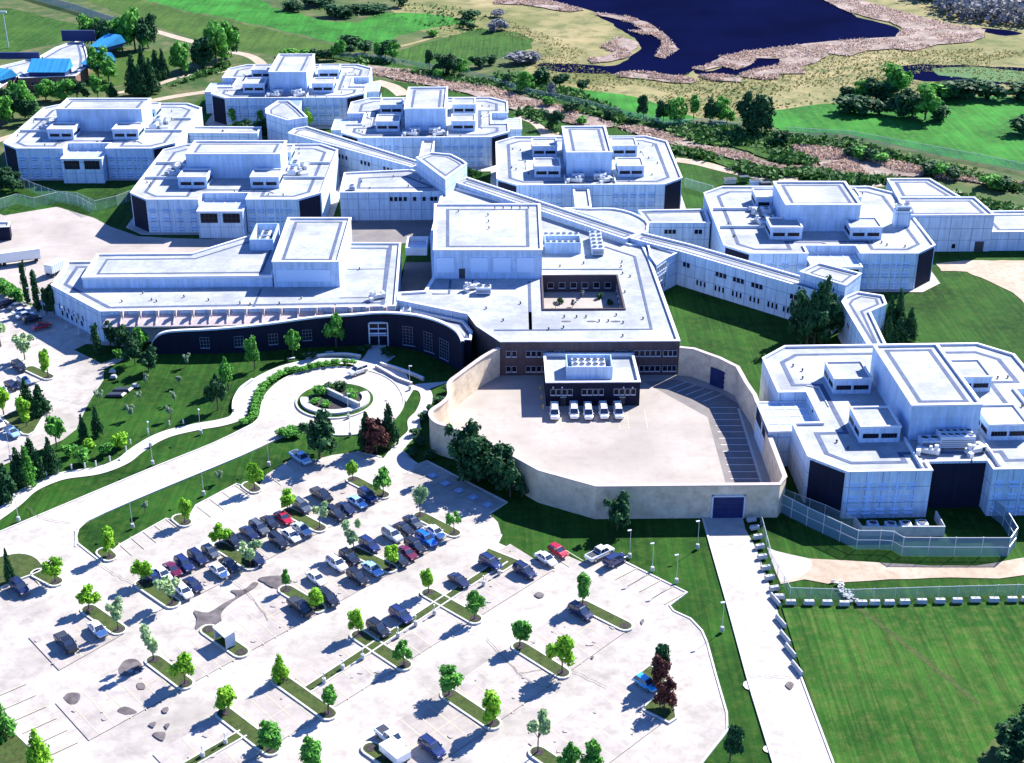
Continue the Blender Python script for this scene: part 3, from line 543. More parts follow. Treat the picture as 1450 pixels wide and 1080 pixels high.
def pod(name, label, x, y, rz, yards=(1,), recess=0, yf=22.5, yb=27, sq=False, lant=True, mech=(-1,), hoodfaces=('f',)):
    t = root(name, label, 'building', x, y, rz, 'white octagonal cell blocks'); OFF[t.name] = Vector((0, 0, 0)); c = 6
    o = [(-27 + c, -yf)]
    if recess: o += [(-5.6, -yf), (-5.6, -yf + recess), (5.6, -yf + recess), (5.6, -yf)]
    o += [(27 - c, -yf), (27, -yf + c)]
    if 1 in yards: o += [(27, -6.6), (21.3, -6.6), (21.3, 6.6), (27, 6.6)]
    o += [(27, yb - c), (27 - c, yb), (-27 + c, yb), (-27, yb - c)]
    if -1 in yards: o += [(-27, 6.6), (-21.3, 6.6), (-21.3, -6.6), (-27, -6.6)]
    o += [(-27, -yf + c)]
    block(t, o, 10, 0, strip=3.4)
    px, py = (9.7, 9.8) if sq else (6.6, 13.7)
    penthouse(t, [(-px, -py), (px, -py), (px, py), (-px, py)], 9.5, 17)
    for sx in (-1, 1):
        for sy in (-1, 1): lantern(t, sx * (14.5 if sq and 0 else 12.2), sy * 10.3, 7.6, 8.2, 9.52, 12.9)
    for a, b in (((-27 + c, -yf), (-27, -yf + c)), ((27, -yf + c), (27 - c, -yf)), ((27 - c, yb), (27, yb - c)), ((-27, yb - c), (-27 + c, yb))):
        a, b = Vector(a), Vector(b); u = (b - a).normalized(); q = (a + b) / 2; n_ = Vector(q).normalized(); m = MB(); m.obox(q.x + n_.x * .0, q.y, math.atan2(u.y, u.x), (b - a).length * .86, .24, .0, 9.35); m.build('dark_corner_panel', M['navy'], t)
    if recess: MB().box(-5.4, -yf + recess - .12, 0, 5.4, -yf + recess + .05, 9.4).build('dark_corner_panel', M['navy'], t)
    cols = [1.5 + 2.6 * i for i in range(5)]
    if 'f' in hoodfaces:
        hoods(t, (-27 + c, -yf), (-5.6, -yf), cols); hoods(t, (5.6, -yf), (27 - c, -yf), cols)
        for k in (4.1, 9.3): inst('wall_rib', RIB, t, -21 + k, -yf, 0); inst('wall_rib', RIB, t, 7 + k, -yf, 0)
    if 'r' in hoodfaces:
        rz_ = math.pi / 2; L = -6.6 - (-yf + c)
        hoods(t, (27, -yf + c), (27, -6.6), [1 + (L - 1.6) / 3.4 * i + .3 for i in range(4)]); hoods(t, (27, 6.6), (27, yb - c), cols)
        for k in (-yf + c + L / 2 - .2, 6.6 + 4.1, 6.6 + 9.3): inst('wall_rib', RIB, t, 27, k, 0, math.pi / 2)
    for s in yards:
        x0, x1 = sorted((s * 21.4, s * 31.3)); yd = MB().box(x0, -6.3, 0, x1, 6.3, 7.7).build('exercise_yard', M['wall'], t)
        b = MB(); P = [(x0, -6.3), (x1, -6.3), (x1, 6.3), (x0, 6.3)]; ring(b, inset(P, -.15), inset(P, .3), 7.6, 8.0, True, True)
        for k in range(1, 4): b.box(x0 + .3, -6.3 + 12.6 * k / 4 - .09, 7.72, x1 - .3, -6.3 + 12.6 * k / 4 + .09, 7.9)
        for k in range(1, 4): xk = x0 + (x1 - x0) * k / 4; b.box(xk - .07, -6.2, 7.72, xk + .07, 6.2, 7.88)
        b.build('skylight_frame', M['coping'], yd); MB().box(x0 + .3, -6, 7.7, x1 - .3, 6, 7.8).build('skylight', M['skylight'], yd)
        for k in (-3.1, 3.1): inst('window', WM['screen'], yd, s * 31.3, k, 4.6, s * math.pi / 2)
    for s in mech:
        for k, (xx, u) in enumerate(((-3.4, 'fan4'), (3.0, 'fan4'))): inst('rooftop_unit', UN[u], t, xx, s * (py + 2.6), 9.55)
        inst('duct', DUCT, t, 4.6, s * (py + 5.5), 9.55, .3); inst('duct', DUCT, t, -4.6, s * (py + 5.5), 9.55, 2.8)
        for xx in (-7.2, 7.2): MB().box(xx - .15, min(s * py, s * (-s * 0 + (yf if s < 0 else yb) - .8)), 9.5, xx + .15, max(s * py, s * ((yf if s < 0 else yb) - .8)), 10.3).build('parapet', M['coping'], t)
    rv = random.Random(int(abs(x) * 7 + y))
    roofvents(t, [(sx * rv.uniform(17.5, 22.5), rv.uniform(-17, 20)) for sx in (-1, 1) for _ in range(6)] + [(rv.uniform(-15, 15), -yf + rv.uniform(1.5, 4)) for _ in range(3)], 9.5)
    pb = MB()
    for sx in (-1, 1): k0 = rv.uniform(-12, 8); band(pb, [(sx * 18.2, k0), (sx * 18.2, k0 + rv.uniform(4, 9)), (sx * 20.5, k0 + 9.5)], .18, 9.5, 9.72)
    pb.build('roof_pipe', M['metal'], t); return t
pod('cell_block', 'leftmost white octagonal cell block with a wide rooftop penthouse', -132.8, 451.6, R(-90), (1,), yf=27, yb=27, mech=(-1, 1), hoodfaces=('r',), recess=0)
pod('cell_block', 'white octagonal cell block with a wide penthouse standing right above the tan service yard', -80.9, 402.3, R(-90), (1,), yf=27, yb=27, mech=(-1, 1), hoodfaces=('r',))
pod('cell_block', 'farthest white octagonal cell block, at the top left beside the olive field', -79.5, 508.5, R(1), (1, -1))
pod('cell_block', 'white octagonal cell block standing just behind the middle of the long descending corridor', -28.2, 459.3, R(1), (1, -1))
pod('cell_block', 'white octagonal cell block nearest the lake reeds, right of the corridor tower', 22.3, 411, R(1), ())
pod('cell_block', 'white octagonal cell block with a square penthouse beside the dirt yard', 81.2, 360, R(-90), (1,), sq=True, yf=27, yb=27, mech=(-1,), hoodfaces=('r',))
pf = pod('cell_block', 'largest white octagonal cell block, at the lower right inside the tall screened fence', 80.9, 248.6, R(2), (-1, 1), recess=3.3, yf=26, yb=29)
inst('rooftop_unit', UN['fan10'], pf, 1.6, -16.0, 9.55); 
# links to the pods
def slab(name, label, poly, h, cat='building', strip=1.4, wall='wall', group=None, **k):
    cx = sum(p[0] for p in poly) / len(poly); cy = sum(p[1] for p in poly) / len(poly); t = root(name, label, cat, cx, cy, 0, group); block(t, poly, h, 0, wall, strip=strip, **k); return t
t = slab('corridor', 'narrow white covered link running between the two wide cell blocks at the left', [(-105.5, 449), (-83, 448.5), (-83, 456), (-105.5, 456.5)], 8.0, strip=0)
inst('roof_vent', MB().cyl(0, 0, 0, .5, .3).mesh('roof_vent', M['dark']), t, -95, 452, 7.5)
t1 = slab('tower', 'pale angular stair tower at the top left end of the long corridor', [(-73.2, 449.8), (-67.1, 453.4), (-71.5, 464.4), (-76, 474), (-80, 474), (-82.5, 464), (-81.5, 458.2)], 12, strip=1.5, sw=.4)
MB().box(-78.2, 474.2, 0, -73.4, 485.6, 9.2).build('wall', M['wall'], t1)
def corridor(label, poly, h, segs):
    t = slab('corridor', label, poly, h, strip=1.5, sw=.45, group='white corridors joining the blocks')
    for a, b, ds, zs, kd in segs: wins(t, a, b, ds, zs, kd)
    return t
S1a, S1b = (-72.3, 443.8), (-30.0, 407.4)
corridor('long white corridor descending from the far stair tower to the middle tower', [S1a, S1b, (-26.6, 411.4), (-67.2, 451.5), (-71, 449.0)], 9.4, [(S1a, S1b, [24 + 10 * (i // 3) + 1.6 * (i % 3) for i in range(9)], (5.8,), 'std'), (S1a, S1b, [5, 6.4, 7.8], (5.8,), 'std')])
t2 = slab('tower', 'pale angular stair tower in the middle where two long corridors meet', [(-18.9, 384), (-13.2, 399), (-14.6, 402.5), (-18.2, 408.4), (-24.4, 410.4), (-28.5, 405.2)], 13, strip=1.6, sw=.4)
slab('corridor', 'short white link between the middle stair tower and the cell block behind it', [(-28.4, 411), (-24.6, 411), (-24.6, 437), (-28.4, 437)], 9.0, strip=0)
slab('corridor', 'short white link with a sunk roof in front of the cell block nearest the lake', [(17.6, 372), (22.0, 372), (22.0, 388.6), (17.6, 388.6)], 8.9, strip=0)
corridor('white corridor from the middle stair tower down to the rounded hub roof', [(-16.6, 392.3), (29.4, 344.6), (33.2, 348.7), (-13.2, 396.8)], 9.6, [((-16.6, 392.3), (29.4, 344.6), [6, 7.4, 8.8, 13, 14.4, 15.8], (6,), 'std')])
slab('hub', 'white half-round hub roof where the corridors join', smooth([(20.5, 365.5), (33.6, 350.5), (36.2, 355), (36.3, 360), (32.9, 366.6), (27.8, 370.2), (22.2, 370.2), (14.5, 370.5)], 2, True), 9.15, strip=0)
Ea, Eb = (30.8, 345.7), (76.0, 305.2)
te = corridor('long white three-storey corridor from the hub to the angular tower above the green courtyard', [Ea, (42.4, 336.3), (68.8, 312.4), Eb, (78.5, 309.0), (71, 318.2), (46, 341.0), (34.0, 350.2)], 9.4, [])
ea = (42.4, 336.3); ds = []
for g in (2.0, 12.0, 17.2, 22.6, 33.6): ds += [g + 1.15 * k for k in range(2 if g == 2.0 else 3)]
wins(te, ea, (68.8, 312.4), ds, (5.6,)); wins(te, ea, (68.8, 312.4), [g + 1.15 * k for g in (6.2, 11.8, 17.0, 22.2, 27.4, 31.8) for k in range(3)], (1.7,), 'slit')
tf = slab('wing', 'small fan-shaped white wing with three rows of narrow windows under the hub', [(36.0, 327.5), (39.0, 332.5), (42.0, 336.0), (38.5, 339.5), (35.0, 344), (34.9, 334)], 9.0, strip=0)
wins(tf, (36.0, 327.5), (39.0, 332.5), [.8, 1.9, 3.0, 4.1, 5.2], (6.6, 3.9, 1.3), 'slit')
t3 = slab('tower', 'pale angular tower beside the dark poplar clump at the right', [(69.1, 315.4), (78.2, 306.6), (83.6, 314.2), (74.8, 321.4)], 12, strip=1.6, sw=.4)
ts = corridor('white corridor running down to the largest cell block at the right', [(76.9, 303.4), (77.4, 278.4), (81.4, 278.4), (82.2, 297.7), (87, 302), (87.4, 307.2), (82.0, 309.6), (78.4, 306.4)], 9.2, [((76.9, 303.4), (77.4, 278.4), [7, 8.2], (5.6, ), 'std')])
slab('corridor', 'white link from the hub to the cell block with the square penthouse', [(36.6, 361.5), (53.6, 361.3), (53.6, 372.6), (35, 371.6)], 8.1, strip=1.2, sw=.4)
tl = [o for o in C.objects if o.name.startswith("corridor")][-1]
wins(tl, (36.6, 361.5), (53.6, 361.3), [5.2, 6.3, 7.4, 13.4, 14.5], (4.8,))
# service building behind the centre
sb = slab('service_building', 'low white flat-roofed service block with a row of small square windows behind the central block', [(-49.2, 385.4), (-20.4, 386.0), (-17.2, 392), (-28.2, 405.4), (-30.4, 407.0), (-49.9, 404)], 8.7, strip=4.5)
wins(sb, (-49.2, 385.4), (-20.4, 386.0), [14.6, 15.9, 17.2, 18.6, 21.3, 24.0, 26.2, 27.3], (5.9,)); roofvents(sb, [(-44, 396), (-41, 390), (-35, 401), (-30, 392), (-27, 398)], 8.2)
inst('rooftop_unit', UN['fan1'], sb, -46.8, 384.2, .0); inst('rooftop_unit', UN['fan1'], sb, -46, 389, 8.2)
# west admissions wing
ww = root('office_wing', 'long low white front wing with a raised roof and a pink stone canopy on fins', 'building', -70, 318)
block(ww, [(-95.4, 300.5), (-27.2, 303.7), (-29, 346.0), (-66, 346.4), (-80.5, 333.6), (-112, 332.6), (-111.6, 316.8)], 8.0, 0, strip=2.6)
P = [(-103.4, 315.4), (-57.9, 316.6), (-57.9, 344.9), (-67.8, 344.9), (-80.2, 331.9), (-103.9, 331.3)]
up = MB().prism(ccw(P), 7.4, 10.3, False, False).build('raised_storey', M['wall2'], ww); P = ccw(P)
b = MB(); ring(b, inset(P, -.12), inset(P, .5), 9.9, 10.5, True, True); b.build('parapet', M['coping'], up); MB().quadxy(inset(P, .5), 10.05).build('roof', M['roof'], up); b = MB(); strip_ring(b, P, 2.8, .6, 10.12); b.build('roof_walkway', M['strip'], up)
penthouse(ww, [(-57.5, 316.4), (-41.6, 316.4), (-41.9, 348.0), (-58.2, 348.0)], 7.5, 14.2, 1.9)
P = ccw([(-66.2, 334.7), (-60.2, 334.7), (-60.5, 346.8), (-66.4, 346.8)]); b = MB(); ring(b, P, inset(P, .35), 9.9, 13, True, True); eq = b.build('plant_screen', M['wall2'], ww)
inst('rooftop_unit', UN['fan4'], ww, -63.3, 338.3, 10.0, 1.57); inst('rooftop_unit', UN['fan4'], ww, -63.3, 343, 10.0, 1.57); inst('duct', DUCT, ww, -31.8, 309, 7.5, .4)
wins(ww, (-111.6, 316.8), (-95.4, 300.5), [3.0, 5.2, 7.4, 9.6, 11.8, 14.0, 19.4], (2.6,), 'slit'); wins(ww, (-111.6, 316.8), (-95.4, 300.5), [4.0, 6.3, 8.5, 10.8, 13.2], (1.2,), 'std')
door(ww, -93.6, 300.58, 0, .047, 1.2, 2.4)
b = MB(); b.box(-57.55, 316.36, 8, -41.55, 316.3, 12).k; 
for x in (-52.6,): MB().box(x - 4.2, 316.28, 9.0, x + 8.8, 316.42, 12.0).build('wall_panel', M['vent'], ww)
roofvents(ww, [(-92, 307), (-78, 310), (-64, 306), (-88, 323), (-76, 324), (-50, 309), (-70, 336), (-38, 328)], 7.55)
MB().band if 0 else None
# canopy and fins
fr = [(-93.5, 300.42), (-80, 301.05), (-66, 301.7), (-52, 302.4), (-44, 302.8)]; fo = [(-94.5, 296.6), (-80, 296.9), (-66, 297.4), (-52, 298.6), (-44, 300.4)]
b = MB(); n = len(fr); b.add([(x, y, 7.0) for x, y in fr] + [(x, y, 5.7) for x, y in fo] + [(x, y, 6.7) for x, y in fr] + [(x, y, 5.4) for x, y in fo], [(i, i + 1, n + i + 1, n + i) for i in range(n - 1)] + [(n + i, n + i + 1, 3 * n + i + 1, 3 * n + i) for i in range(n - 1)] + [(2 * n + i, 3 * n + i, 3 * n + i + 1, 2 * n + i + 1) for i in range(n - 1)])
b.build('canopy', M['pink'], ww)
def lerpx(L, x):
    for (a, ya), (c, yc) in zip(L, L[1:]):
        if a <= x <= c: return ya + (yc - ya) * (x - a) / (c - a)
    return L[-1][1]
for i in range(16):
    x = -90.2 + i * 4.05; ya = lerpx(fr, x); b = MB().box(x - .32, ya - 1.3, 6.2, x + .32, ya - .12, 8.35).box(x - .42, ya - 1.4, 8.35, x + .42, ya - .1, 8.5)
    b.add([(x - .1, ya - 1.3, 6.6), (x + .1, ya - 1.3, 6.6), (x + .1, ya - 3.6, 5.8), (x - .1, ya - 3.6, 5.8), (x - .1, ya - 1.3, 7.2), (x + .1, ya - 1.3, 7.2), (x + .1, ya - 3.6, 6.2), (x - .1, ya - 3.6, 6.2)], [(0, 1, 5, 4), (1, 2, 6, 5), (2, 3, 7, 6), (3, 0, 4, 7), (4, 5, 6, 7)]); b.build('canopy_fin', M['pink'], ww)
# curved dark entrance wall
foot = [(218, 500, 486), (222, 501, 478), (232, 500.5, 471), (250, 500, 467.5), (300, 500, 465), (350, 498, 461), (400, 494, 455), (450, 490.5, 448), (500, 488.5, 444.6), (541, 488, 441.5), (583, 494, 443.8), (610, 503, 449.5), (631, 513.5, 457), (646, 521.5, 466), (653, 527, 475), (656, 532, 483)]
cw = [G(u, v) for u, v, _ in foot]; ch = [hgt(v, t) for _, v, t in foot]
cws = smooth([(x, y) for x, y in cw], 4); chs = [a for a, _ in smooth([(h, 0) for h in ch], 4)]
ew = root('entrance_wall', 'tall curved dark navy entrance wall with a white coping facing the roundabout lawn', 'wall', *cw[8])
band(MB(), cws, .5, 0, 0, zt=chs).build('wall', M['navy'], ew)
b = MB(); n = len(cws); band(b, cws, .8, 0, 0, zt=[h + .06 for h in chs]); b2 = MB(); 
for i in range(n): pass
me_v = b.v; m = MB(); k = n
m.v = [me_v[i] for i in range(2 * n)] + [(x, y, z - .4) for x, y, z in me_v[:2 * n]]; m.f = [[i, i + 1, n + i + 1, n + i] for i in range(n - 1)] + [[i, 2 * n + i, 2 * n + i + 1, i + 1] for i in range(n - 1)] + [[n + i, n + i + 1, 3 * n + i + 1, 3 * n + i] for i in range(n - 1)] + [[2 * n + i, 3 * n + i, 3 * n + i + 1, 2 * n + i + 1] for i in range(n - 1)]; m.m = [0] * len(m.f)
m.build('coping', M['coping'], ew)
def onwall(u):
    "point on the wall seen at survey column u, with direction"
    for (a, b_), (pa, pb) in zip(zip(foot, foot[1:]), zip(cw, cw[1:])):
        if a[0] <= u <= b_[0]: t = (u - a[0]) / (b_[0] - a[0]); A, B = Vector(pa), Vector(pb); d_ = (B - A).normalized(); q = A.lerp(B, t) + Vector((d_.y, -d_.x)) * .3; return q, math.atan2(d_.y, d_.x)
for u in (581, 610, 631): q, a = onwall(u); inst('window', WM['big'], ew, q.x, q.y, 1.1, a)
for u in (292, 340, 388, 436): q, a = onwall(u); inst('window', WM['sq'], ew, q.x, q.y, 1.6 if u < 400 else 2.0, a)
q, a = onwall(537); b = MB().mat(0).box(-2.3, -.5, 0, -2.0, .1, 6.0).box(2.0, -.5, 0, 2.3, .1, 6.0).box(-2.3, -.5, 5.7, 2.3, .1, 6.0).box(-2.1, -.3, 2.5, 2.1, .1, 2.7).box(-.08, -.3, 0, .08, .1, 5.8).mat(1).box(-2.0, -.2, 0, 2.0, 0, 5.7).mat(2).box(-2.0, -.24, 2.9, 2.0, -.2, 3.3).box(-2.0, -.24, 4.2, 2.0, -.2, 4.5); inst('entrance_door', b.mesh('entrance_door', [M['frame'], M['glass'], M['vent']]), ew, q.x, q.y, 0, a)
# administration block
ad = root('administration_building', 'big white-roofed central administration building with brown brick front and a sunken courtyard', 'building', 8, 330)
outer = ccw([(-2.6, 282.6), (37, 283), (34.9, 334), (33.9, 344.6), (30.9, 344.0), (-5, 381), (-16.5, 391), (-20.2, 385.5), (-21.5, 350), (-19.3, 321), (-20.9, 312), (-27.0, 311), (-26.9, 306.4), (-10.2, 298), (-8, 291.2)]); hole = ccw([(7.5, 301.3), (26.0, 301.6), (25.6, 322.3), (7.5, 322.1)]); hh = 8.4
b = MB(); n = len(outer); b.add([(x, y, 0) for x, y in outer] + [(x, y, hh - .18) for x, y in outer], [(i, (i + 1) % n, n + (i + 1) % n, n + i) for i in range(n)]); b.f = [q for i, q in enumerate(b.f)]
bm1 = MB(); bm2 = MB()
for i in range(n):
    a, c = outer[i], outer[(i + 1) % n]; brown = a[1] < 284 and c[1] < 284 or (a[1] < 300 and c[1] < 300)
    (bm1 if brown else bm2).add([(*a, 0), (*c, 0), (*c, hh - .18), (*a, hh - .18)], [(0, 1, 2, 3)])
bm1.build('brick_wall', M['brown'], ad, recalc=False); bm2.build('wall', M['wall'], ad, recalc=False)
b = MB(); ring(b, inset(outer, -.12), inset(outer, .6), hh - .5, hh, True, False); po = inset(outer, -.12); b.add([(x, y, hh - .22) for x, y in po] + [(x, y, hh) for x, y in po], [(i, (i + 1) % n, n + (i + 1) % n, n + i) for i in range(n)]); b.build('parapet', M['coping'], ad, recalc=False)
io = inset(outer, .6); vs = [Vector((x, y, 0)) for x, y in io]; hv = [Vector((x, y, 0)) for x, y in hole]; tr = tessellate_polygon([vs, hv]); rb = MB(); rb.add([(q.x, q.y, hh - .5) for q in vs + hv], [tuple(k) for k in tr]); rf = rb.build('roof', M['roof'], ad)
b = MB(); hn = hole[::-1]; ring(b, hole, inset(hole, -.4), hh - .5, hh - .1, True, False); b.add([(x, y, 0) for x, y in hole] + [(x, y, hh - .1) for x, y in hole], [((i + 1) % 4, i, 4 + i, 4 + (i + 1) % 4) for i in range(4)]); b.build('courtyard_wall', M['brown'], ad, recalc=False)
MB().quadxy(hole, 3.9).build('courtyard_floor', M['yard'], ad)
wins(ad, hole[2], hole[3], [1.5 + 2.9 * i for i in range(6)], (1.0, 4.6), o=-.0) if 0 else None
for (x0, y0, x1, y1, rz) in ((7.5, 322.1, 25.6, 322.3, 0), (26.0, 301.6, 25.6, 322.3, -math.pi / 2)):
    L = math.hypot(x1 - x0, y1 - y0)
    for k in range(6):
        for z in (5.0,): t = (k + .7) / 6.4; inst('window', WM['std'], ad, x0 + (x1 - x0) * t, y0 + (y1 - y0) * t, z, rz, (1.5, 1, 1.1))
b = MB()
for q in ([(31.2, 336), (31.4, 290.2), (-4, 289.6)], [(4.2, 289.8), (4.2, 319)], [(24, 343), (31.2, 336)], [(-16, 289.8), (-8, 299)] if 0 else [(4.2, 300), (4.2, 289.8)]): band(b, q, .7, hh - .42, hh - .42)
for q in ([(-15, 320), (-15, 311), (-19, 311)], [(-9.5, 320), (-9.5, 313)], [(5.8, 327), (27.5, 327)]): band(b, q, .55, hh - .40, hh - .40)
b.build('roof_walkway', M['strip'], rf)
rng.seed(3)
pw_ = root('x', 'x', 'x') if 0 else None
ph = penthouse(ad, [(-19.0, 320.9), (7.3, 320.9), (7.3, 355.2), (-20.4, 355.2)], 7.9, 15.5, 3.0)
for x in (-16.2, -8.0, -2.4, 3.3): MB().box(x - 2.1, 320.72, 9.6, x + 2.1, 320.92, 13.4).build('wall_panel', M['vent'], ad)
door(ad, -12.2, 320.85, 8.0, 0, 1.5, 2.6); roofvents(ad, [(-6.2, 347), (-6, 342), (-5.8, 337), (-14, 350)], 15.1)
for i in range(5): inst('roof_vent', WM['vent'], ad, -4.5 + 2.2 * i, 352.5, 15.1)
roofvents(ad, [(12, 297), (17, 297), (24, 298), (27, 312), (12, 329), (18, 331), (30, 296), (-2, 295), (29, 322), (2, 305), (-6, 302)], hh - .5)
for x in (12.4, 18.2, 23.6): inst('rooftop_stain', MB().quadxy([(1.2 * math.cos(a), .45 * math.sin(a)) for a in [k * .7 for k in range(9)]], 0).mesh('roof_stain', M['wet']), ad, x, 294.6, hh - .45)
inst('rooftop_unit', UN['fan4'], ad, -6.8, 311.5, 7.9, 0); inst('duct', DUCT, ad, -9.5, 314, 7.9, .5)
scn = MB(); P = [(8.4, 338), (17.6, 338), (17.6, 343.5), (8.4, 343.5)]; ring(scn, P, inset(P, .2), 7.9, 10.9, True, True); scn.build('plant_screen', M['wall2'], ad)
for i in range(3): inst('rooftop_unit', UN['bank'], ad, 10 + 3 * i, 340.8, 8.0)
for i in range(3): inst('rooftop_unit', UN['bank'], ad, 9.6 + 3.2 * i, 347.2, 7.95)
for i in range(5): inst('rooftop_unit', UN['bank'], ad, 21.8, 337.4 + 2.7 * i, 7.95, .05)
for z in (4.7, 1.0): wins(ad, (-2.6, 282.6), (37, 283), [1.8, 3.1, 6.2, 7.4, 8.6, 9.8, 30.2, 31.4, 32.6, 33.8, 35.0, 36.6, 37.7, 38.6] + ([12.5, 13.7, 26.0, 27.4] if z > 3 else []), (z,))
b = MB()
for x in (-60.5,): band(b, [(x, 303.4), (x, 315)], .5, 7.58, 7.58)
band(b, [(-30.4, 304), (-31.6, 345)], .9, 7.58, 7.58); band(b, [(-41, 309.5), (-30.6, 309.9)], .25, 7.585, 7.585); band(b, [(-41, 328), (-31.2, 328.4)], .25, 7.585, 7.585); b.build('roof_walkway', M['strip'], ww)
P = [(-27.4, 340.5), (-21.9, 340.5), (-21.9, 349), (-27.4, 349)]; t = root('loading_canopy', 'small pale canopy frame bridging the dark gap between the two big white roofs', 'canopy', -24.6, 345); b = MB(); ring(b, P, inset(P, .4), 6.5, 8.6, True, True); b.build('canopy_frame', M['coping'], t); MB().box(-27.2, 340.7, 7.2, -22.1, 348.8, 7.4).build('canopy_roof', M['skylight'], t)
rr_ = random.Random(12)
roofvents(ad, [(rr_.uniform(8, 33), rr_.uniform(284, 300)) for _ in range(7)] + [(rr_.uniform(27, 31), rr_.uniform(300, 335)) for _ in range(3)], 7.9); roofvents(ww, [(rr_.uniform(-92, -32), rr_.uniform(304.5, 313)) for _ in range(8)], 7.5)
# low entrance roof behind the curved wall
er = root('entrance_hall', 'small dark-walled entrance hall roof tucked behind the curved navy wall', 'building', -18, 296)
P = ccw([(-26, 299.5), (-18, 296.5), (-13.2, 292), (-11.4, 287.2), (-9.2, 286.8), (-9.0, 291.6), (-11.2, 297.6), (-20, 302.2), (-26, 305.5)]); block(er, P, 6.9, 0, 'navy', strip=.9, sw=.45)
inst('rooftop_unit', UN['fan1'], er, -24.5, 302.5, 6.4)
# gatehouse-like block in the walled yard
gh = root('guard_building', 'small dark brown two-storey building behind the five white vans', 'building', 17, 274)
block(gh, [(7.2, 267.2), (27.1, 267.5), (26.7, 281.9), (7.0, 281.9)], 5.9, 0, 'navy', strip=0, drop=.7)
P = [(11.6, 270.0), (21.4, 270.0), (21.4, 276.4), (11.6, 276.4)]; b = MB(); ring(b, P, inset(P, .25), 5.2, 8.1, True, True); b.build('plant_screen', M['wall2'], gh); inst('rooftop_unit', UN['fan10'], gh, 16.4, 273.3, 5.3, 0, (1.1, 1.3, .9))
wins(gh, (7.2, 267.2), (27.1, 267.5), [1.5, 2.7, 3.9, 5.1, 8.1, 9.3, 10.5, 11.7, 14.9, 16.1, 17.3, 18.5], (2.9,), 'std')
for x in (10.9, 23.4): door(gh, x, 267.2, 0, .015, 1.1, 2.3)
LG = MB().box(-.15, -.35, 0, .15, 0, .2).mesh('wall_lamp', M['coping'])
for x in (8.7, 10.6, 23.6, 25.5): inst('wall_lamp', LG, gh, x, 267.2, 4.6)
# yard wall
yw = root('perimeter_wall', 'high tan concrete wall curving round the paved yard of the white vans', 'wall', 15.3, 222)
wt = smooth(wallb[:12], 5) + wallb[12:]; wt = wallb[:1] + smooth(wallb[:11], 5)[1:] + wallb[11:]
band(MB(), wt, .55, 0, 6.85).build('wall', M['tanwall'], yw)
b = MB(); band(b, wt, .9, 6.85, 7.05); b.build('coping', M['pink'], yw)
g = MB().mat(0).box(-3.1, -.4, 0, -2.8, .1, 4.9).box(2.8, -.4, 0, 3.1, .1, 4.9).box(-3.1, -.4, 4.6, 3.1, .1, 4.9).mat(1)
for i in range(9): g.box(-2.8, -.34 - .03 * (i % 2), i * .51, 2.8, -.2, i * .51 + .49)
inst('rolling_gate', g.mesh('rolling_gate', [M['frame'], M['bluegate']]), yw, 39.6, 222.25, 0, .018)
g2 = MB().mat(0)
for i in range(8): g2.box(-2.9, -.34 - .03 * (i % 2), i * .55, 2.9, -.2, i * .55 + .53)
inst('rolling_gate', g2.mesh('rolling_gate', [M['bluegate']]), yw, 45.7, 276.0, 0, math.atan2(-4.8, 5))
# east blocks
for nm, lb_, P, h_, s_ in (('warehouse', 'large white box building behind the dirt yard at the right edge', [(106, 360.3), (130, 360.6), (129, 375.5), (107.5, 375.5)], 10.6, 1.8), ('warehouse', 'rear white box building beside the reed beds at the far right', [(107.6, 375.9), (125.4, 375.9), (121.2, 393), (108.8, 393)], 10.4, 1.8), ('warehouse', 'low white annex running out of the picture at the right edge', [(130.2, 361), (165, 361.6), (165, 379), (130.2, 378)], 5.6, 2.2)):
    t = slab(nm, lb_, P, h_, strip=s_)
    if h_ > 10.5: inst('window', WM['std'], t, 120, 360.4, 1, 0); door(t, 127, 360.5, 0, 0, 2.4, 3); door(t, 110, 360.3, 0, 0, 3.4, 3.6)
t = slab('plant_tower', 'slim grey-blue louvred plant tower on the roof edge beside the rear warehouse', [(101.4, 353.6), (105.4, 353.6), (105.4, 356.6), (101.4, 356.6)], 14.0, strip=0); inst('rooftop_unit', UN['fan4'], t, 103.4, 355.1, 13.4)
# north-west service yard
t = slab('shed', 'small dark navy shed at the left edge of the tan service yard', Z('B1', [(-60, 332), (58, 326), (62, 300), (-60, 300)], 0), 4.2, strip=0, wall='navy')
def trailer(x, y, rz, L, label, cab=False, h=3.6, grp=None):
    t = root('trailer', label, 'trailer', x, y, rz, z=GZ); OFF[t.name] = Vector((0, 0, 0)); b = MB().box(-L / 2, -1.25, 1.0, L / 2, 1.25, h); 
    for i in range(int(L / .8)): b.box(-L / 2 + .4 + i * .8, -1.3, 1.05, -L / 2 + .5 + i * .8, 1.3, h - .1)
    b.build('box', M['p_white'], t); MB().box(-L / 2, -1.1, .8, L / 2, 1.1, 1.0).build('chassis', M['dark'], t)
    wm = MB().cyl(0, 0, -.15, .15, .5, n=16).mesh('wheel', M['tyre'])
    for xx in ((-L / 2 + 1, -L / 2 + 2.2, L / 2 - 1.2) if L > 7 else (-L / 2 + .9, L / 2 - .9)):
        for yy in (-1.1, 1.1): w_ = inst('wheel', wm, t, xx, yy, .5); w_.rotation_euler = (math.pi / 2, 0, 0)
    if cab:
        MB().box(L / 2 + .1, -1.1, .6, L / 2 + 2.0, 1.1, 2.5).build('cab', M['p_white'], t); MB().box(L / 2 + 1.3, -1.0, 1.5, L / 2 + 2.03, 1.0, 2.3).build('windscreen', M['carglass'], t)
    return t
q = Z('B1', [(95, 445)])[0]; trailer(q[0], q[1], R(22), 11.5, 'long ribbed white storage trailer at the left edge of the service yard')
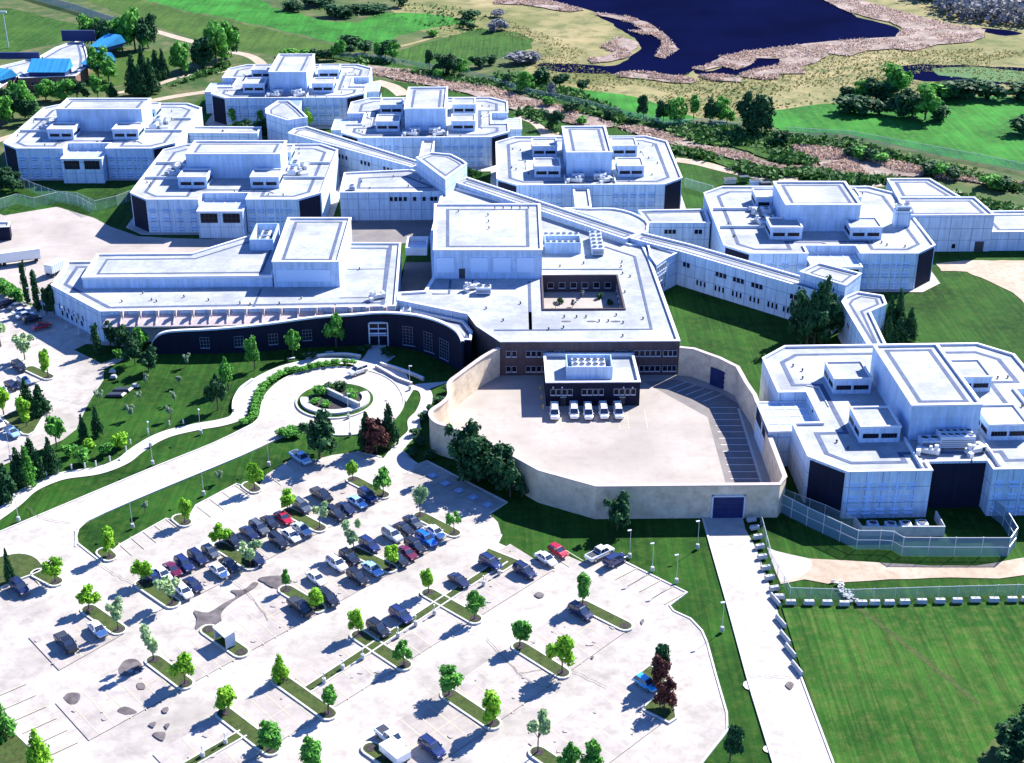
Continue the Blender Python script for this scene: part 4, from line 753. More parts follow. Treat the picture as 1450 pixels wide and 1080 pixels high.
q = Z('B1', [(285, 500)])[0]; trailer(q[0], q[1], R(68), 5.2, 'white box truck parked by the dark poplars in the service yard', True, 3.3)
q = Z('D1', [(1150, 480)])[0]; t = root('shelter', 'small white roofed shelter standing on the short kerbed island in the parking lot', 'shelter', q[0], q[1], R(-49), z=GZ); OFF[t.name] = Vector((0, 0, 0))
MB().add([(-1.9, -1.0, 2.5), (1.9, -1.0, 2.5), (1.9, 1.1, 2.9), (-1.9, 1.1, 2.9), (-1.9, -1.0, 2.62), (1.9, -1.0, 2.62), (1.9, 1.1, 3.02), (-1.9, 1.1, 3.02)], [(0, 3, 2, 1), (4, 5, 6, 7), (0, 1, 5, 4), (1, 2, 6, 5), (2, 3, 7, 6), (3, 0, 4, 7)]).build('roof', M['coping'], t); MB().box(-1.7, .8, .3, 1.7, .85, 2.8).box(-1.75, -.7, .3, -1.7, .85, 2.6).box(1.7, -.7, .3, 1.75, .85, 2.6).build('glass_wall', M['skylight'], t); MB().box(-1.2, .3, .4, 1.2, .7, .5).build('seat', M['metal'], t)
for x_ in (-1.72, 1.72):
    for y_ in (-.8, .85): MB().box(x_ - .06, y_ - .06, 0, x_ + .06, y_ + .06, 2.6).build('post', M['metal'], t)
q = G(560, 1078); trailer(q[0], q[1], R(-49), 4.2, 'white box trailer with a dark side beside the white pickup at the bottom', False, 2.2)
# blue-roofed building far left
br = root('blue_roofed_building', 'brick building with bright blue metal roofs at the top left corner beside the sports field', 'building', -180, 540)
def zz(x, y, h=0): return G(x / 6, y / 6, h)
fl = ccw([zz(0, 560, 5), zz(330, 480, 5), zz(470, 400, 5), zz(700, 320, 5), zz(745, 470, 5), zz(740, 560, 5), zz(640, 640, 5), zz(160, 660, 5), zz(150, 640, 5), zz(0, 740, 5)])
block(br, fl, 5, 0, 'brick', strip=2.2)
def hip(cx, cy, w_, d_, z0, z1, rz=0):
    c_, s_ = math.cos(rz), math.sin(rz); T = lambda x, y, z: (cx + x * c_ - y * s_, cy + x * s_ + y * c_, z)
    MB().add([T(-w_ / 2 + .6, -d_ / 2 + .6, 4.5), T(w_ / 2 - .6, -d_ / 2 + .6, 4.5), T(w_ / 2 - .6, d_ / 2 - .6, 4.5), T(-w_ / 2 + .6, d_ / 2 - .6, 4.5), T(-w_ / 2 + .6, -d_ / 2 + .6, z0 + .2), T(w_ / 2 - .6, -d_ / 2 + .6, z0 + .2), T(w_ / 2 - .6, d_ / 2 - .6, z0 + .2), T(-w_ / 2 + .6, d_ / 2 - .6, z0 + .2)], [(0, 1, 5, 4), (1, 2, 6, 5), (2, 3, 7, 6), (3, 0, 4, 7)]).build('upper_wall', M['bluewall'], br)
    MB().add([T(-w_ / 2, -d_ / 2, z0), T(w_ / 2, -d_ / 2, z0), T(w_ / 2, d_ / 2, z0), T(-w_ / 2, d_ / 2, z0), T(-w_ / 2, d_ * .3, z1), T(w_ / 2, d_ * .3, z1)], [(0, 1, 5, 4), (2, 3, 4, 5), (0, 4, 3), (1, 2, 5), (0, 3, 2, 1)]).build('blue_roof', M['blueroof'], br)
for x, y, w_, d_, z0, z1, a in ((-178.5, 542, 15, 10, 6.5, 10, 0), (-163.5, 556, 8, 12, 6, 9.5, -.5), (-168, 588, 8, 13, 6, 9.5, -.5), (-196, 530, 10, 14, 6, 9, -.5)): hip(x, y, w_, d_, z0, z1, a)
MB().box(-190, 598, 5, -176, 599, 9.5).build('screen_wall', M['bluewall'], br); MB().box(-206, 566, 4.9, -190, 567, 7.5).build('screen_wall', M['bluewall'], br)
wins(br, (-189.5, 534.5), (-168, 534.5), [2, 6, 10, 14], (2.2,), 'std')
# ------------------------------------------------------------------ trees
def crown(kind, seed, n=1500, leaf=.055):
    "crown in a unit frame: height 1, radius .5"
    r = random.Random(seed); b = MB(); L = []
    if kind == 'round':
        lx, ly = r.uniform(-.1, .1), r.uniform(-.1, .1)
        for i in range(11): a = r.uniform(0, 6.28); q = r.uniform(.05, .36); z = r.uniform(.34, .84); q *= 1 - abs(z - .5) * 1.0; L.append((lx + q * math.cos(a), ly + q * math.sin(a), z, r.uniform(.09, .20)))
        L.append((lx * .5, ly * .5, .56, .20)); L.append((lx * 1.6, ly * 1.6, r.uniform(.82, .9), .09))
    elif kind == 'vase':
        for i in range(10): a = r.uniform(0, 6.28); z = r.uniform(.4, .88); q = .06 + (z - .35) * r.uniform(.3, .6); L.append((q * math.cos(a), q * math.sin(a), z, r.uniform(.10, .17)))
    elif kind == 'cone':
        for i in range(22): z = .1 + .86 * i / 22; q = (1 - z) * .30 * r.uniform(.6, 1.1); a = i * 2.4 + r.random(); L.append((q * math.cos(a), q * math.sin(a), z, .05 + (1 - z) * .21))
    elif kind == 'column':
        for i in range(16): z = .1 + .8 * i / 16; q = .12 * r.random(); a = r.uniform(0, 6.28); L.append((q * math.cos(a), q * math.sin(a), z, .20 - .12 * abs(z - .4)))
    elif kind == 'spread':
        for i in range(18): a = r.uniform(0, 6.28); q = r.uniform(.1, .36); z = r.uniform(.3, .85) - q * .3; L.append((q * math.cos(a), q * math.sin(a), z, r.uniform(.11, .18)))
        L.append((0, 0, .55, .22))
    elif kind == 'shrub':
        for i in range(9): a = r.uniform(0, 6.28); q = r.uniform(0, .3); L.append((q * math.cos(a), q * math.sin(a), r.uniform(.2, .6), r.uniform(.18, .28)))
    tw = sum(l[3] ** 2 for l in L)
    for (x, y, z, rr) in L:
        for k in range(int(n * rr ** 2 / tw)):
            d = Vector((r.gauss(0, 1), r.gauss(0, 1), r.gauss(0, 1) + .25)).normalized(); t = rr * (r.random() ** .45) * (1 + .12 * r.gauss(0, 1))
            c = Vector((x, y, z)) + d * t
            if c.z < .03: c.z = .03 + r.random() * .05
            nrm = (d + Vector((r.gauss(0, .5), r.gauss(0, .5), r.gauss(0, .5) + .3))).normalized(); u = nrm.orthogonal().normalized(); v = nrm.cross(u); a = r.uniform(0, 6.28); u, v = u * math.cos(a) + v * math.sin(a), v * math.cos(a) - u * math.sin(a)
            s = leaf * r.uniform(.6, 1.3); b.add([c + u * s, c + v * s * .7 + nrm * s * .2, c - u * s, c - v * s * .7 - nrm * s * .1], [(0, 1, 2, 3)])
    return b, L
def trunk(kind, L, seed):
    r = random.Random(seed); b = MB(); top = {'round': .55, 'vase': .5, 'cone': .8, 'column': .75, 'spread': .5, 'shrub': .3}[kind]; w = {'shrub': .02, 'cone': .022}.get(kind, .026)
    b.limb((0, 0, -.02), (0, 0, top * .5), w, w * .8, 7); b.limb((0, 0, top * .48), (.01, .01, top), w * .8, w * .4, 6)
    for (x, y, z, rr) in r.sample(L, min(7, len(L))): b.limb((0, 0, max(.12, min(top * .9, z * .6))), (x * .9, y * .9, z * .95), w * .45, w * .15, 5)
    return b
TK = {}
for kind, n, lf, var in (('round', 1700, .058, 8), ('vase', 950, .06, 4), ('cone', 1600, .05, 3), ('column', 1700, .05, 2), ('spread', 2400, .048, 4), ('shrub', 500, .09, 3)):
    TK[kind] = []
    for i in range(var):
        b, L = crown(kind, 11 + i * 7 + len(kind), n, lf); TK[kind].append((b.mesh('crown', M['leaf_mid'], recalc=False), trunk(kind, L, i).mesh('trunk', M['bark'])))
tcount = [0]
def tree(p, h, rad, kind, leaf, name, label, cat='tree', group=None, z=None):
    cm, tm = TK[kind][tcount[0] % len(TK[kind])]; tcount[0] += 1; z = GZ if z is None else z
    t = root(name, label, cat, p[0], p[1], 0, group, z=z - .02); OFF[t.name] = Vector((0, 0, 0)); a = rng.uniform(0, 6.28)
    c = inst('crown', cm, t, 0, 0, 0, a, (rad * rng.uniform(1.8, 2.25), rad * rng.uniform(1.8, 2.25), h)); c.material_slots[0].link = 'OBJECT'; c.material_slots[0].material = M['leaf_' + leaf]
    k = inst('trunk', tm, t, 0, 0, 0, a, (max(rad * 2, h * .8), max(rad * 2, h * .8), h)); return t
NUM = ['first', 'second', 'third', 'fourth', 'fifth', 'sixth', 'seventh', 'eighth', 'ninth', 'tenth', 'eleventh', 'twelfth', 'thirteenth', 'fourteenth', 'fifteenth', 'sixteenth', 'seventeenth', 'eighteenth', 'nineteenth', 'twentieth']
def ordn(i, n): return 'leftmost' if i == 0 else ('rightmost' if i == n - 1 else NUM[i] + ' from the left')
SPEC = {'bright': 'bright green', 'mid': 'green', 'dark': 'dark green', 'pale': 'pale thin', 'red': 'dark red', 'grey': 'grey', 'ghost': 'pale thin'}
KN = {'round': 'tree', 'vase': 'tree', 'cone': 'conifer', 'column': 'poplar', 'spread': 'tree', 'shrub': 'shrub'}
def grove(rows, where, group, name=None):
    "rows: region, x, y of the foot, height, radius, kind, leaf"
    n = len(rows); pos = [Z(r[0], [(r[1], r[2])])[0] if r[0] != 'P' else G(r[1], r[2]) for r in rows]
    order = sorted(range(n), key=lambda i: (ORG[rows[i][0]][0] * 3.6 + rows[i][1]) if rows[i][0] != 'P' else rows[i][1] * 3.6); rk = {i: k for k, i in enumerate(order)}
    for i, (rg, x, y, h, rad, kind, leaf) in enumerate(rows):
        nm = name or {'tree': 'tree', 'conifer': 'conifer', 'poplar': 'poplar', 'shrub': 'shrub'}[KN[kind]]
        tree(pos[i], h, rad, kind, leaf, nm, f"{SPEC[leaf]} {KN[kind]}, {ordn(rk[i], n) + ' ' if n > 1 else ''}{where}", KN[kind], group)
# parking island trees: island, end(0 upper 1 lower), height, radius, kind, leaf, words
PT = [(1, 0, 4.6, 2.0, 'round', 'bright', 'on the upper end of the island above the black pickup'), (1, 1, 5.6, 1.6, 'vase', 'pale', 'on the lower end of the island by the parked white sedan'),
      (2, 0, 4.4, 1.9, 'round', 'bright', 'on the upper end of the leftmost island of the crowded first row'), (2, 1, 4.8, 2.4, 'vase', 'pale', 'over the lower end of the crowded first row island'),
      (3, 0, 6.2, 2.0, 'vase', 'pale', 'on the upper end of the island beside the dark wet patches'), (3, 1, 5.2, 2.0, 'round', 'bright', 'on the lower end of the island beside the dark wet patches'),
      (5, 0, 4.3, 2.1, 'round', 'bright', 'on the upper end of the bottom left T-shaped island'), (5, 1, 5.2, 2.6, 'round', 'mid', 'on the lower end of the bottom left T-shaped island'),
      (6, 0, 4.6, 1.9, 'round', 'bright', 'on the upper end of the second island in the first row'), (6, 1, 4.6, 2.2, 'vase', 'pale', 'on the lower end of the second island in the first row'),
      (7, 0, 4.6, 1.9, 'round', 'bright', 'on the upper end of the island beside the slate blue car'), (7, 1, 4.8, 1.7, 'vase', 'pale', 'on the lower end of the island beside the white sedan'),
      (8, 0, 4.4, 1.8, 'round', 'bright', 'on the upper end of the island near the round plaza path'), (8, 1, 5.4, 2.3, 'round', 'mid', 'on the lower end of the island by the blue sedan'),
      (9, 0, 6.0, 2.0, 'vase', 'pale', 'on the upper end of the island nearest the accessible bays'), (9, 1, 4.2, 1.8, 'vase', 'mid', 'on the lower end of the island nearest the accessible bays'),
      (10, 0, 5.6, 2.0, 'vase', 'pale', 'on the upper end of the middle second-row island'), (10, 1, 4.6, 2.1, 'round', 'bright', 'on the lower end of the island beside the maroon car'),
      (11, 0, 4.0, .9, 'round', 'mid', 'small, on the upper end of the island below the wet streak'), (11, 1, 4.0, 1.8, 'round', 'bright', 'beside the dark jeep on the lower island end'),
      (12, 0, 5.0, 1.7, 'round', 'bright', 'on the upper arm of the cross island by the green strip'), (12, 1, 5.2, 1.8, 'round', 'mid', 'on the lower arm of the cross island by the green strip'),
      (13, 0, 4.8, 1.7, 'round', 'bright', 'on the upper arm of the middle cross island'), (13, 1, 4.6, 1.8, 'round', 'mid', 'on the lower arm of the middle cross island'),
      (14, 0, 4.8, 1.4, 'cone', 'bright', 'pointed, on the upper end of the island closing the green strip'), (14, 1, 4.8, 2.2, 'round', 'mid', 'on the lower end of the island closing the green strip'),
      (15, 0, 5.0, 2.4, 'round', 'mid', 'on the upper end of the island above the navy car'), (15, 1, 6.0, 2.3, 'round', 'bright', 'on the lower end of the island above the navy car'),
      (16, 0, 5.2, 2.3, 'round', 'mid', 'on the upper end of the fourth row island'), (16, 1, 6.6, 2.5, 'round', 'bright', 'tall, on the lower end of the fourth row island'),
      (17, 0, 6.0, 2.1, 'round', 'mid', 'on the upper end of the rightmost narrow island'),
      (19, 0, 6.0, 2.0, 'vase', 'pale', 'on the upper end of the bottom middle island'), (19, 1, 5.6, 2.2, 'round', 'mid', 'on the lower end of the bottom middle island'),
      (22, 1, 6.8, 2.2, 'round', 'bright', 'on the island tip of the upper left parking lot'), (23, 1, 4.8, 2.0, 'round', 'bright', 'on the island tip beside the navy car at the left edge')]
for k, e, h, rad, kind, leaf, wd in PT:
    q = END[k][e]; tree(q, h * 1.02, rad * 1.06, kind, leaf, 'tree', f"{SPEC[leaf]} tree {wd}", 'tree', 'young trees on the parking islands', GZ + .12)
for k, wd in (('D1560', 'nearest the road corner'), ('C1945', 'in the middle of the lawn strip edge'), ('C11300', 'at the right of the lawn strip edge')):
    tree(END[k][0], 5.6, 1.9, 'round', 'bright', 'tree', 'bright green tree on a small bulb island ' + wd, 'tree', 'young trees on the parking islands', GZ + .1)
grove([('D3', 835, 655, 6.5, 2.0, 'round', 'dark')], 'at the top of the three-cornered island', 'trees on the three-cornered island')
grove([('D3', 845, 705, 6.5, 1.9, 'spread', 'red')], 'above the bright blue car on the three-cornered island', 'trees on the three-cornered island', 'red_tree')
grove([('D3', 865, 815, 6.2, 1.9, 'spread', 'red')], 'at the bottom of the three-cornered island', 'trees on the three-cornered island', 'red_tree')
grove([('D4', 1380, 1000, 5, 3.2, 'spread', 'dark'), ('D4', 1450, 960, 6, 3.5, 'spread', 'dark'), ('D4', 1440, 1060, 5, 3.5, 'spread', 'dark'), ('D4', 1340, 1090, 3, 2.5, 'shrub', 'dark')], 'in the dark bushes at the bottom right corner', 'bushes at the bottom right corner')
grove([('D3', 500, 1175, 6.4, 2.3, 'round', 'mid')], 'cut by the bottom edge right of the pale tree', None)
grove([('D3', 1200, 1075, 6.5, 1.9, 'round', 'dark')], 'beside the kerb at the lower end of the gate road', None)
grove([('D2', 340, 1120, 6.0, 2.6, 'round', 'mid')], 'cut by the bottom edge left of the white trailer', None)
grove([('D1', 10, 960, 7.5, 2.3, 'cone', 'mid'), ('D1', 205, 1110, 7.0, 2.4, 'cone', 'bright')], 'on the lawn in the bottom left corner', 'conifers in the bottom left corner')
grove([('D1', 55, 165, 7.0, 1.2, 'cone', 'dark')], 'on the oval lawn at the left edge', None)
grove([('C2', 370, 540, 10.5, 5.0, 'spread', 'dark')], 'big and wide, between the turning circle and the parking lot', 'trees below the turning circle')
grove([('C2', 660, 510, 8.0, 3.6, 'spread', 'red')], 'below the turning circle', 'trees below the turning circle', 'red_tree')
grove([('C2', 610, 490, 8.5, 2.4, 'cone', 'dark'), ('C2', 725, 470, 9.5, 2.4, 'cone', 'dark')], 'behind the red tree by the turning circle', 'trees below the turning circle')
grove([('C2', 1100, 610, 12, 4.2, 'spread', 'dark'), ('C2', 1180, 655, 11.5, 4.4, 'spread', 'dark'), ('C2', 1270, 700, 10, 4.0, 'spread', 'dark'), ('C2', 1340, 735, 8, 3.2, 'spread', 'dark')], 'in the dark clump against the tan wall', 'dark trees against the tan wall')
grove([('C3', 625, 905, 8.0, 3.4, 'spread', 'dark')], 'lone and bushy, before the middle of the tan wall', None)
grove([('B2', 235, 925, 7.5, 2.5, 'round', 'mid'), ('B2', 455, 880, 8.5, 2.9, 'round', 'mid'), ('B2', 40, 985, 8, 2.2, 'round', 'mid'), ('C1', 1165, 190, 8.0, 2.2, 'round', 'mid'), ('C1', 1112, 290, 8.5, 2.4, 'round', 'dark')], 'in the row before the dark curved wall', 'trees on the entrance lawn')
grove([('C1', 955, 70, 3, 1.1, 'vase', 'ghost'), ('C1', 915, 170, 2.6, 1.0, 'vase', 'ghost'), ('C1', 715, 255, 2.6, 1.0, 'vase', 'ghost'), ('C1', 890, 255, 2.6, 1.0, 'vase', 'ghost'), ('C1', 670, 335, 3, 1.1, 'vase', 'ghost'), ('C1', 870, 340, 3.2, 1.1, 'vase', 'ghost'), ('C1', 515, 260, 3.2, 1.3, 'vase', 'ghost'), ('C1', 745, 165, 2.4, 1.0, 'vase', 'ghost'), ('C1', 1120, 660, 2.4, .9, 'vase', 'ghost'), ('C1', 740, 820, 2.6, 1.0, 'vase', 'ghost')], 'of the saplings scattered over the lawn', 'saplings on the entrance lawn', 'sapling')
grove([('B1', 497, 905, 7.5, 2.0, 'column', 'dark'), ('B1', 565, 870, 7, 2.6, 'round', 'dark'), ('B1', 640, 900, 7, 2.6, 'spread', 'dark'), ('B1', 690, 960, 8, 2.8, 'spread', 'dark'), ('B1', 760, 1000, 6.5, 3.0, 'spread', 'dark'), ('B1', 720, 900, 6.5, 2.4, 'round', 'mid')], 'in the clump where the curved wall begins', 'trees at the left end of the curved wall')
grove([('B1', 608, 955, 3.4, 1.3, 'vase', 'mid')], 'small, beside the path to the upper parking lot', None)
grove([('C1', 290, 480, 7.0, 2.6, 'round', 'mid')], 'beside the lower end of the upper parking lot', None)
grove([('C1', 428, 445, 6, 1.4, 'cone', 'dark'), ('C1', 500, 425, 7, 1.5, 'cone', 'dark')], 'of the pair on the lawn below the pond stones', 'conifers on the entrance lawn')
grove([('C1', 355, 530, 3.4, 2.0, 'shrub', 'mid'), ('C1', 430, 560, 3.2, 2.0, 'shrub', 'mid'), ('C1', 455, 495, 2.8, 1.6, 'shrub', 'bright'), ('C1', 545, 520, 3.2, 1.9, 'shrub', 'mid'), ('C1', 612, 485, 3.6, 2.1, 'shrub', 'bright')], 'in the bed along the winding path', 'round shrubs along the winding path')
grove([('C1', 40, 750, 8, 2.3, 'cone', 'dark'), ('C1', 105, 680, 8.5, 2.3, 'cone', 'dark'), ('C1', 150, 670, 8.5, 2.4, 'cone', 'mid'), ('C1', 170, 605, 7.5, 2.2, 'cone', 'dark'), ('C1', 268, 615, 8, 2.0, 'cone', 'dark'), ('C1', 195, 640, 6, 2.0, 'cone', 'dark'), ('C1', -30, 700, 8, 2.4, 'cone', 'dark')], 'in the dense row left of the winding path', 'conifers left of the winding path')
grove([('C1', 145, 295, 7.5, 2.1, 'cone', 'dark'), ('C1', 210, 315, 7.2, 2.4, 'cone', 'dark')], 'on the wedge island of the upper parking lot', 'trees on the wedge island')
grove([('C1', 140, 380, 6.5, 2.3, 'round', 'bright')], 'on the wedge island of the upper parking lot', 'trees on the wedge island')
grove([('C1', 20, 315, 7.0, 2.4, 'round', 'bright')], 'at the left edge beside the wedge island', None)
grove([('B1', 128, 935, 6.2, 2.9, 'vase', 'pale'), ('B1', 5, 870, 7.5, 3.2, 'vase', 'pale')], 'of the pair over the upper parking lot', 'pale trees in the upper parking lot')
grove([('B1', 140, 650, 11.5, 1.8, 'column', 'dark'), ('B1', 195, 690, 11, 1.8, 'column', 'dark'), ('B1', 240, 700, 7, 1.9, 'round', 'dark'), ('B1', 280, 700, 8, 2.0, 'round', 'dark')], 'of those by the office wing', 'dark poplars by the office wing')
grove([('B1', -10, 590, 4, 2.6, 'shrub', 'mid'), ('B1', 25, 605, 4, 2.6, 'shrub', 'mid'), ('B1', 60, 625, 4, 2.5, 'shrub', 'mid'), ('B1', 95, 640, 4, 2.2, 'shrub', 'mid')], 'in the hedge between yard and upper parking lot', 'hedge shrubs beside the service yard')
# roundabout planting
for i, (x, y, h, rad, lf, wd) in enumerate((('C2', 365, 205), ('C2', 530, 240), ('C2', 470, 190), ('C2', 400, 190), ('C2', 340, 250), ('C2', 390, 262)) and ((365, 222, 2.6, 2.0, 'mid', 'largest left'), (528, 250, 3.2, 2.0, 'mid', 'rounded right'), (470, 200, 2.6, 1.9, 'dark', 'dark rear middle'), (410, 205, 2.2, 1.7, 'dark', 'dark rear left'), (345, 262, 1.3, 1.5, 'mid', 'low front left'), (400, 280, 1.3, 1.6, 'mid', 'low front middle'))):
    tree(Z('C2', [(x, y)])[0], h, rad, 'shrub', lf, 'shrub', f'{wd} green shrub in the bed inside the roundabout', 'shrub', 'shrubs inside the roundabout', GZ + .15)
hq = smooth(Z('C1', [(1238, 368), (1295, 335), (1308, 260), (1345, 185), (1400, 140), (1480, 100)]) + Z('C2', [(290, 95), (380, 72), (480, 62), (570, 62)]), 5)
acc = 0; hp = []
for a, b_ in zip(hq, hq[1:]):
    a, b_ = Vector(a), Vector(b_); 
    while acc < (b_ - a).length: hp.append(a.lerp(b_, acc / (b_ - a).length)); acc += 1.9
    acc -= (b_ - a).length
NUM2 = lambda i: (NUM + ['twenty-first', 'twenty-second', 'twenty-third', 'twenty-fourth', 'twenty-fifth', 'twenty-sixth', 'twenty-seventh', 'twenty-eighth'])[i]
for i, q in enumerate(hp): tree((q.x, q.y), 1.5, 1.35, 'shrub', 'mid', 'hedge_shrub', f'clipped shrub, {NUM2(i)} from the lower end of the curving roundabout hedge', 'shrub', 'shrubs of the curving roundabout hedge')
for i, (x, y) in enumerate(((175, 425), (215, 430), (255, 425), (230, 410))): tree(Z('C2', [(x, y)])[0], 1.8, 1.7, 'shrub', 'mid', 'shrub', f'{ordn(i, 4)} green shrub of the bed left of the big dark tree', 'shrub', 'shrubs beside the big dark tree')
for i, (x, y) in enumerate(((905, 340), (945, 300), (985, 260), (1020, 200), (860, 420), (880, 470), (840, 520), (970, 480), (930, 540))): tree(Z('C2', [(x, y)])[0], 1.7, 1.7, 'shrub', 'dark', 'shrub', f'dark shrub, {NUM[i]} down the bed between curved path and tan wall', 'shrub', 'shrubs between path and tan wall')
for i, (x, y) in enumerate(((580, 895), (620, 880), (700, 900), (720, 920), (300, 930), (340, 925))): tree(Z('B2', [(x, y)])[0], 1.3, 1.2, 'shrub', 'dark', 'shrub', f'low dark shrub, {ordn(sorted((580, 620, 700, 720, 300, 340)).index(x), 6)} of those below the curved dark wall', 'shrub', 'low shrubs below the curved wall')
for i, (x, y) in enumerate(((11.6, 315), (16.8, 318.5), (21.5, 318), (10.5, 312), (23.6, 314), (14.6, 312.5))): tree((x, y), 1.7, 1.1, 'vase' if i % 2 else 'shrub', 'grey' if i % 2 else 'dark', 'shrub', f'small dark shrub, {ordn(sorted((11.6, 16.8, 21.5, 10.5, 23.6, 14.6)).index(x), 6)} in the sunken brown courtyard', 'shrub', 'shrubs in the sunken courtyard', 3.9)
# clumps by the right corridor
grove([('B4', 290, 830, 12, 3.6, 'spread', 'dark'), ('B4', 335, 850, 14.5, 4.0, 'spread', 'dark'), ('B4', 400, 848, 16.5, 4.0, 'column', 'dark'), ('B4', 445, 835, 13, 3.8, 'spread', 'dark'), ('B4', 370, 860, 11, 4.2, 'spread', 'dark')], 'in the tall dark clump beside the corridor tower', 'tall dark trees beside the corridor tower')
grove([('B4', 745, 800, 10, 2.2, 'cone', 'dark'), ('B4', 790, 790, 11, 2.4, 'cone', 'dark'), ('B4', 850, 830, 8, 2.3, 'cone', 'dark'), ('B4', 740, 845, 6.5, 2.2, 'cone', 'dark'), ('B4', 800, 845, 6.5, 2.4, 'cone', 'dark')], 'in the clump right of the white corridor', 'conifers right of the white corridor')
grove([('A2', 310, 670, 8.5, 2.0, 'round', 'bright')], 'in the gap below the farthest cell block', None)
grove([('A1', 1190, 718, 7, 4, 'spread', 'dark'), ('A1', 1260, 725, 8, 4, 'spread', 'dark'), ('A1', 1330, 725, 8, 4, 'spread', 'dark'), ('A1', 1400, 715, 7, 4, 'spread', 'dark'), ('A2', 80, 715, 8, 4, 'spread', 'dark')], 'in the dark thicket above the second cell block', 'dark trees between two cell blocks')
grove([('A1', 1185, 640, 6, 2, 'round', 'mid'), ('A1', 1335, 640, 5.5, 2.2, 'round', 'mid')], 'before the farthest cell block', None)
grove([('A2', 1135, 920, 4.5, 2, 'shrub', 'dark'), ('A2', 1170, 915, 4, 1.8, 'shrub', 'mid')], 'in the gap right of the middle stair tower', None)
grove([('B4', 588, 112, 8, 1.4, 'cone', 'dark'), ('B4', 645, 112, 7, 1.3, 'cone', 'dark')], 'of the pair between the square penthouse and the rear warehouse', None)
# far left groves
grove([('A1', 470, 235, 15, 6.5, 'spread', 'mid'), ('A1', 560, 275, 15, 6, 'spread', 'dark'), ('A1', 625, 265, 17, 6.5, 'spread', 'mid'), ('A1', 690, 255, 19, 7.5, 'spread', 'mid'), ('A1', 755, 245, 16, 6, 'spread', 'dark'), ('A1', 600, 250, 14, 6, 'spread', 'dark'), ('A1', 520, 250, 13, 5, 'spread', 'dark'), ('A1', 730, 260, 14, 5, 'round', 'dark')], 'in the big grove right of the blue roofs', 'big grove right of the blue roofs')
grove([('A1', 925, 372, 14, 6, 'spread', 'mid'), ('A1', 1035, 345, 14.5, 6, 'spread', 'dark'), ('A1', 1105, 330, 18, 7, 'spread', 'mid'), ('A1', 1150, 300, 17, 7, 'spread', 'mid'), ('A1', 1180, 290, 14, 5, 'spread', 'dark')], 'in the grove by the dirt track bend', 'grove at the bend of the dirt track')
grove([('A1', 685, 485, 16, 4.4, 'cone', 'dark'), ('A1', 740, 480, 19, 3.8, 'cone', 'dark'), ('A1', 775, 480, 14, 4, 'cone', 'dark'), ('A1', 800, 405, 12, 3.6, 'cone', 'dark'), ('A1', 835, 400, 12, 3.2, 'cone', 'dark'), ('A1', 720, 490, 12, 4, 'cone', 'dark')], 'behind the leftmost cell block', 'conifers behind the leftmost cell block')
grove([('A1', 505, 405, 14, 5.0, 'spread', 'mid'), ('A1', 555, 415, 10, 5.5, 'spread', 'mid')], 'beside the blue roofed building', 'trees beside the blue roofed building')
grove([('A1', 235, 515, 8.5, 4.5, 'spread', 'mid'), ('A1', 330, 512, 8.5, 4.8, 'spread', 'mid'), ('A1', 395, 508, 8, 4.6, 'spread', 'dark'), ('A1', 500, 500, 8, 4, 'round', 'mid'), ('A1', 575, 500, 6, 2.4, 'cone', 'dark'), ('A1', 545, 500, 5, 2.6, 'round', 'mid'), ('A1', 130, 600, 14, 6, 'spread', 'mid'), ('A1', 70, 620, 13, 5, 'spread', 'dark'), ('A1', 70, 520, 8, 4, 'round', 'mid'), ('A1', 5, 650, 14, 6, 'spread', 'mid'), ('A1', 150, 630, 9, 4, 'spread', 'dark')], 'in the belt before the blue roofed building', 'tree belt before the blue roofed building')
grove([('A1', 232, 405, 9, 2.0, 'cone', 'dark')], 'standing against the wide blue roof', None)
grove([('A1', 20, 960, 8, 5, 'spread', 'dark'), ('A1', 60, 975, 6, 4, 'spread', 'dark')], 'at the left edge beside the fenced lawn', None)
# belt towards the lake
grove([('A3', 760, 612, 9, 2.8, 'round', 'dark'), ('A3', 860, 625, 8.5, 3.4, 'spread', 'dark'), ('A3', 915, 632, 11, 4.4, 'spread', 'mid'), ('A3', 970, 620, 6.5, 2.6, 'round', 'dark'), ('A3', 1015, 610, 9, 2.6, 'round', 'mid'), ('A3', 1100, 625, 9, 4, 'spread', 'dark'), ('A3', 1150, 625, 10, 4.5, 'spread', 'mid'), ('A3', 1185, 630, 6, 3.5, 'spread', 'mid')], 'in the tree line before the marsh', 'tree line before the marsh')
grove([('A3', 1295, 672, 15, 5, 'spread', 'dark'), ('A3', 1360, 685, 15, 6, 'spread', 'dark'), ('A3', 1330, 690, 10, 5, 'spread', 'dark'), ('A4', 190, 735, 5.5, 4, 'shrub', 'dark')], 'of those ending the tree line', 'dark clump at the end of the tree line')
grove([('A3', 240, 428, 7, 5.5, 'shrub', 'dark'), ('A3', 335, 436, 5.5, 4.5, 'shrub', 'dark'), ('A3', 155, 465, 9, 4.5, 'spread', 'mid'), ('A3', 440, 462, 4.5, 3, 'shrub', 'dark'), ('A3', 472, 438, 3, 1.8, 'shrub', 'dark'), ('A3', 290, 500, 6, 2.6, 'round', 'grey'), ('A3', 268, 540, 4, 3, 'shrub', 'mid'), ('A3', 60, 440, 6, 2.6, 'shrub', 'dark'), ('A3', 300, 655, 7, 5, 'spread', 'dark'), ('A3', 445, 640, 3.5, 3, 'shrub', 'mid'), ('A3', 390, 575, 5, 4, 'shrub', 'dark'), ('A3', 585, 610, 4, 2.2, 'shrub', 'dark')], 'in the scattered bushes behind the lakeside cell block', 'bushes behind the lakeside cell block')
